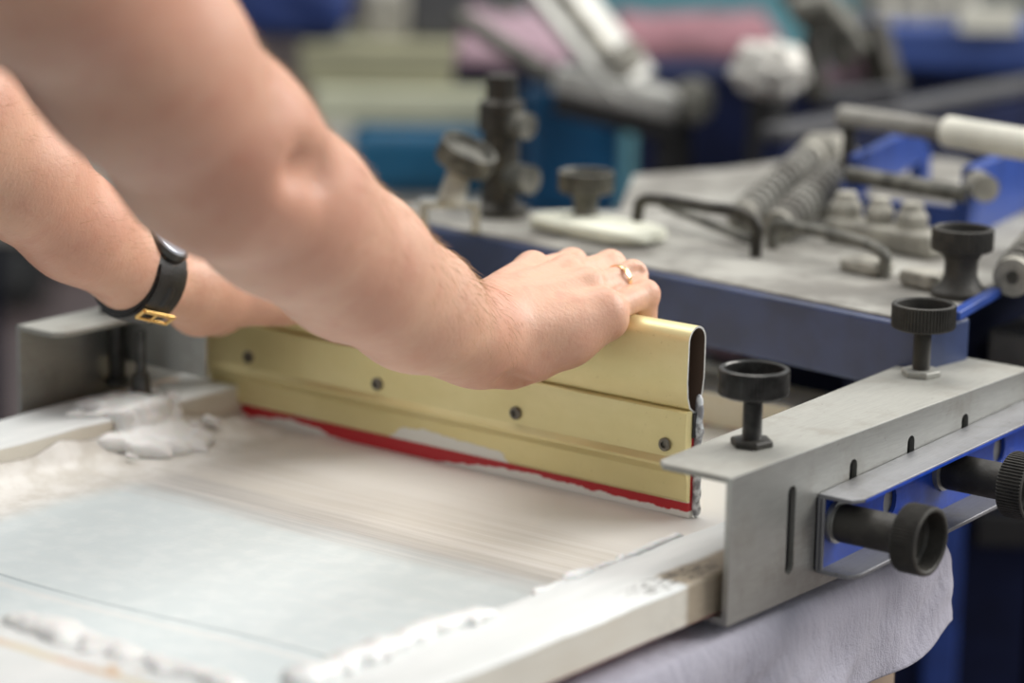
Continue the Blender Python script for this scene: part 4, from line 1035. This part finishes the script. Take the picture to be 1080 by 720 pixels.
# pink cloths on far boards
def far_slab(name, x0, x1, ya, yb2, d, mat, label, cat, thick=.03, seed=1):
    """board-like cloth pile: near edge at row yb2, top runs back; stands on a pedestal part"""
    a = dep(x0, yb2, d); b = dep(x1, yb2, d); z = (a.z+b.z)/2; L = Vector((b.x-a.x, b.y-a.y, 0)).length
    back = onz((x0+x1)/2, ya, z+thick); m_ = (a+b)/2; dpth = min(.7, (Vector((back.x, back.y, 0))-Vector((m_.x, m_.y, 0))).length)
    Mx = Matrix.Translation((a.x, a.y, 0)) @ Matrix.Rotation(atan2(b.y-a.y, b.x-a.x), 4, 'Z')
    t_ = thing(name, label, cat); bm = bmesh.new(); NS = 24; g = []
    bmesh.ops.create_grid(bm, x_segments=NS, y_segments=NS, size=.5)
    for v in bm.verts:
        x, y = v.co.x+.5, v.co.y+.5; e = min(x, y, 1-x, 1-y)
        v.co = Mx @ Vector((x*L, y*dpth, z+thick*min(1, e*12)+.012*mnoise.noise(Vector((x*5+seed, y*5, 0)))*min(1, e*8)))
    r = finish('fabric', bm, mat, t_, angle=180); s = r.modifiers.new('thickness', 'SOLIDIFY'); s.thickness = .006
    bm = bmesh.new(); add_box(bm, (0, 0, z-.02), (L, dpth, z-.0085), Mx); finish('board', bm, M['navy'], t_)
    bm = bmesh.new(); add_box(bm, (L*.4, dpth*.4, 0), (L*.6, dpth*.6, z-.02), Mx); finish('pedestal', bm, M['navy'], t_)
far_slab('covered_platen', 478, 606, 10, 70, 3.05, M['mauve'], 'pale mauve cloth on a printing board, left of the slanting light arm', 'platen', seed=5)
far_slab('covered_platen', 640, 835, 12, 62, 3.20, M['pink'], 'pink cloth on a printing board at the top middle, right of the slanting light arm', 'platen', seed=9)
standing_box('storage_rack', 560, 900, -70, 4.6, M['teal'], 'blurred pale teal rack at the top edge behind the pink cloth', 'rack', .3)
bpy.data.objects['storage_rack'].data.materials[0] = simple('pale_teal', (.10, .26, .30), .6)

# white rag hanging over the arm, grey lumps, blue arm top right
q0 = dep(780, 104, 2.70); q1 = dep(848, 42, 2.72)
rg = dep(813, 72, 2.70)
blob('rag', (rg.x-.036, rg.y-.03, q0.z), (rg.x+.036, rg.y+.03, q1.z), M['rag'], 'crumpled white rag hanging at the end of the navy press arm', 'rag', .38, 13, 2.0)
rp = dep(813, 76, 2.735); bm = bmesh.new(); add_beam(bm, Vector((rp.x, rp.y, 0)), Vector((rp.x, rp.y, rg.z)), .03, .03); o = finish('rag_post', bm, M['dust_black']); tag(o, 'thin black post that carries the white rag', 'post')
cl_ = thing('clamp_head', 'dusty dark grey clamp head leaning from the top edge, right of the white rag', 'clamp')
D2 = 2.78
bm = bmesh.new(); add_beam(bm, dep(838, -20, D2), dep(905, 62, D2), .045, .040); finish('slanted_arm', bm, M['rod_grey'], cl_, bevel=.006)
bm = bmesh.new(); add_beam(bm, dep(858, 35, D2-.03), dep(860, 108, D2-.03), .020, .020); finish('upright', bm, M['rod_dark'], cl_, bevel=.003)
bm = bmesh.new(); add_beam(bm, dep(918, 25, D2), dep(940, 98, D2), .03, .025); finish('upright', bm, M['rod_dark'], cl_, bevel=.003)
bm = bmesh.new(); z_ = dep(890, 104, D2); add_beam(bm, dep(848, 104, D2), dep(950, 92, D2), .05, .014); finish('clamp_foot', bm, M['grey_bar'], cl_, bevel=.003)
bm = bmesh.new(); add_tube(bm, [dep(835, 10, D2-.04), dep(872, 6, D2-.04)], .014, 18); finish('pivot', bm, M['rod_grey'], cl_)
mc = dep(905, 74, 2.83); blob('cloth_bundle', (mc.x-.030, mc.y-.02, mc.z-.030), (mc.x+.035, mc.y+.03, mc.z+.022), M['mauve'], 'small mauve grey cloth bundle between the dark uprights of the clamp head', 'cloth', .2, 7, 3)
arm3 = thing('printing_press', 'blue steel press beam with grey fittings on top, at the top right corner', 'press arm')
c0 = dep(918, 44, 3.15); c1 = dep(1120, 30, 3.15); c1.z = c0.z
bm = bmesh.new(); add_beam(bm, c0, c1, .12, .050); finish('beam', bm, simple('mid_blue_paint', (.04, .075, .25), .4), arm3, bevel=.006)
bm = bmesh.new(); add_beam(bm, c0+Vector((0, 0, -.06)), c1+Vector((0, 0, -.06)), .10, .070); finish('lower_beam', bm, M['navy'], arm3)
mid = c0.lerp(c1, .7); bm = bmesh.new(); add_beam(bm, Vector((mid.x, mid.y, 0)), Vector((mid.x, mid.y, c0.z-.095)), .1, .1); finish('post', bm, M['navy'], arm3)
for k in range(4):
    p = c0.lerp(c1, .08+.14*k)+Vector((0, 0, .025)); bm = bmesh.new(); add_lathe(bm, [(0, 0), (.016, 0), (.017, .012), (.011, .018), (.010, .034), (0, .035)], p, n=20); finish('fitting', bm, M['dusty_parts'], arm3)
p = dep(1042, 22, 3.08); bm = bmesh.new(); add_box(bm, (-.030, -.002, -.012), (.034, .012, .014), Matrix.Translation(p) @ Matrix.Rotation(yaw, 4, 'Z')); q = finish('plate_label', bm, M['tape'], arm3); q['label'] = 'pale plain rectangular plate'

# under the neighbouring beam: dark gap, with a mauve lump and navy panel
uq = dep(757, 345, 2.30); blob('cloth_bundle', (uq.x-.022, uq.y, uq.z-.030), (uq.x+.022, uq.y+.04, uq.z+.020), M['mauve'], 'mauve cloth bundle in the dark gap under the blue beam, right of the squeegee end', 'cloth', .2, 5, 3)
u2 = Vector((uq.x, uq.y+.01, 0)); bm = bmesh.new(); add_beam(bm, u2+Vector((0, .01, 0)), Vector((u2.x, u2.y+.01, uq.z-.029)), .05, .05); tag(finish('pedestal', bm, M['dust_black']), 'black pedestal under the beam that carries the mauve bundle', 'pedestal')
# dark machine cabinet to the lower right
cb = thing('machine_cabinet', 'dark navy machine cabinet filling the lower right behind the hanging cloth', 'cabinet')
a = dep(925, 560, 2.5); b = dep(1250, 560, 2.5); Mx = Matrix.Translation((a.x, a.y, 0)) @ Matrix.Rotation(atan2(b.y-a.y, b.x-a.x), 4, 'Z')
bm = bmesh.new(); add_box(bm, (0, 0, 0), (.55, .16, .84), Mx); finish('cabinet_body', bm, M['navy'], cb, bevel=.008)
bm = bmesh.new(); add_box(bm, (.045, -.010, .40), (.075, -.0005, .80), Mx); finish('door_edge', bm, M['blue_frame'], cb, bevel=.003)
bm = bmesh.new(); add_box(bm, (.085, -.012, .69), (.30, -.0005, .72), Mx); finish('handle_strip', bm, M['dust_black'], cb, bevel=.003)

# far left: floor and dark items
fl = onz(30, 268, .05)
blob('floor_cushion', (0, 0, 0), (1, 1, 1), M['dust_black'], 'dark blurred sack on the mauve floor at the far left, under the left forearm', 'sack', .15, 6, 3)
o = bpy.data.objects['floor_cushion']; o.name = 'sack'; o.scale = (.30, .30, .22); p = onz(20, 285, .0); o.location = (p.x-.15, p.y-.0, 0)
o = blob('sack', (0, 0, 0), (1, 1, 1), M['dust_black'], 'small black sack on the mauve floor at the left edge, nearest the left clamp', 'sack', .15, 8, 3)
o.scale = (.18, .18, .14); p = onz(0, 330, .0); o.location = (p.x-.10, p.y-.05, 0)

# ================================================================== ROOM
def struct(name, lo, hi, mat):
    bm = bmesh.new(); add_box(bm, lo, hi); o = finish(name, bm, mat, None, smooth=False); o['kind'] = 'structure'; return o
struct('floor', (-9, -4.5, -.1), (5, 9, 0), M['floor'])
struct('wall_back', (-9, 8.9, .0), (5, 9.0, 3.4), M['wall'])
struct('wall_left', (-9.0, -4.5, .0), (-8.9, 8.9, 3.4), M['wall'])

# ================================================================== LIGHT
w = bpy.data.worlds.new('world'); scn.world = w; w.use_nodes = True
bg = w.node_tree.nodes['Background']; bg.inputs['Color'].default_value = (.93, .97, 1.0, 1); bg.inputs['Strength'].default_value = .56
def area(name, loc, target, sx, sy, power, col):
    l = bpy.data.lights.new(name, 'AREA'); l.shape = 'RECTANGLE'; l.size = sx; l.size_y = sy; l.energy = power; l.color = col
    o = bpy.data.objects.new(name, l); COL.objects.link(o); o.location = loc
    o.rotation_euler = (Vector(target)-Vector(loc)).to_track_quat('-Z', 'Y').to_euler(); return o
area('window_light', (1.6, 2.6, 3.1), (-.25, .0, 1.0), 3.0, 1.8, 165, (1, .98, .95))
area('ceiling_light', (-1.0, .6, 3.2), (-.3, 0, 1.0), 2.2, 1.2, 45, (1, .97, .93))
for names, g_ in ((('coil_spring',), 'coil springs on the grey plate'), (('storage_bin',), 'teal bins on the far table'), (('cardboard_box',), 'pale cardboard boxes stacked on the teal bin'), (('bent_rod',), 'bent rod handles on the grey plate'), (('screen_clamp',), 'channel clamps gripping the screen frame'), (('knurled_screw',), 'knurled knobs on the neighbouring press'), (('dusty_fitting',), 'low dusty fittings on the grey plate'), (('covered_platen',), 'cloth covered printing boards at the top'), (('sack',), 'dark sacks on the floor')):
    for o in COL.objects:
        if o.parent is None and o.name.split('.')[0] in names and 'label' in o: o['group'] = g_
scn.view_settings.view_transform = 'Standard'; scn.view_settings.look = 'None'; scn.view_settings.exposure = 0.12; scn.view_settings.gamma = 1
scn.view_settings.use_curve_mapping = False
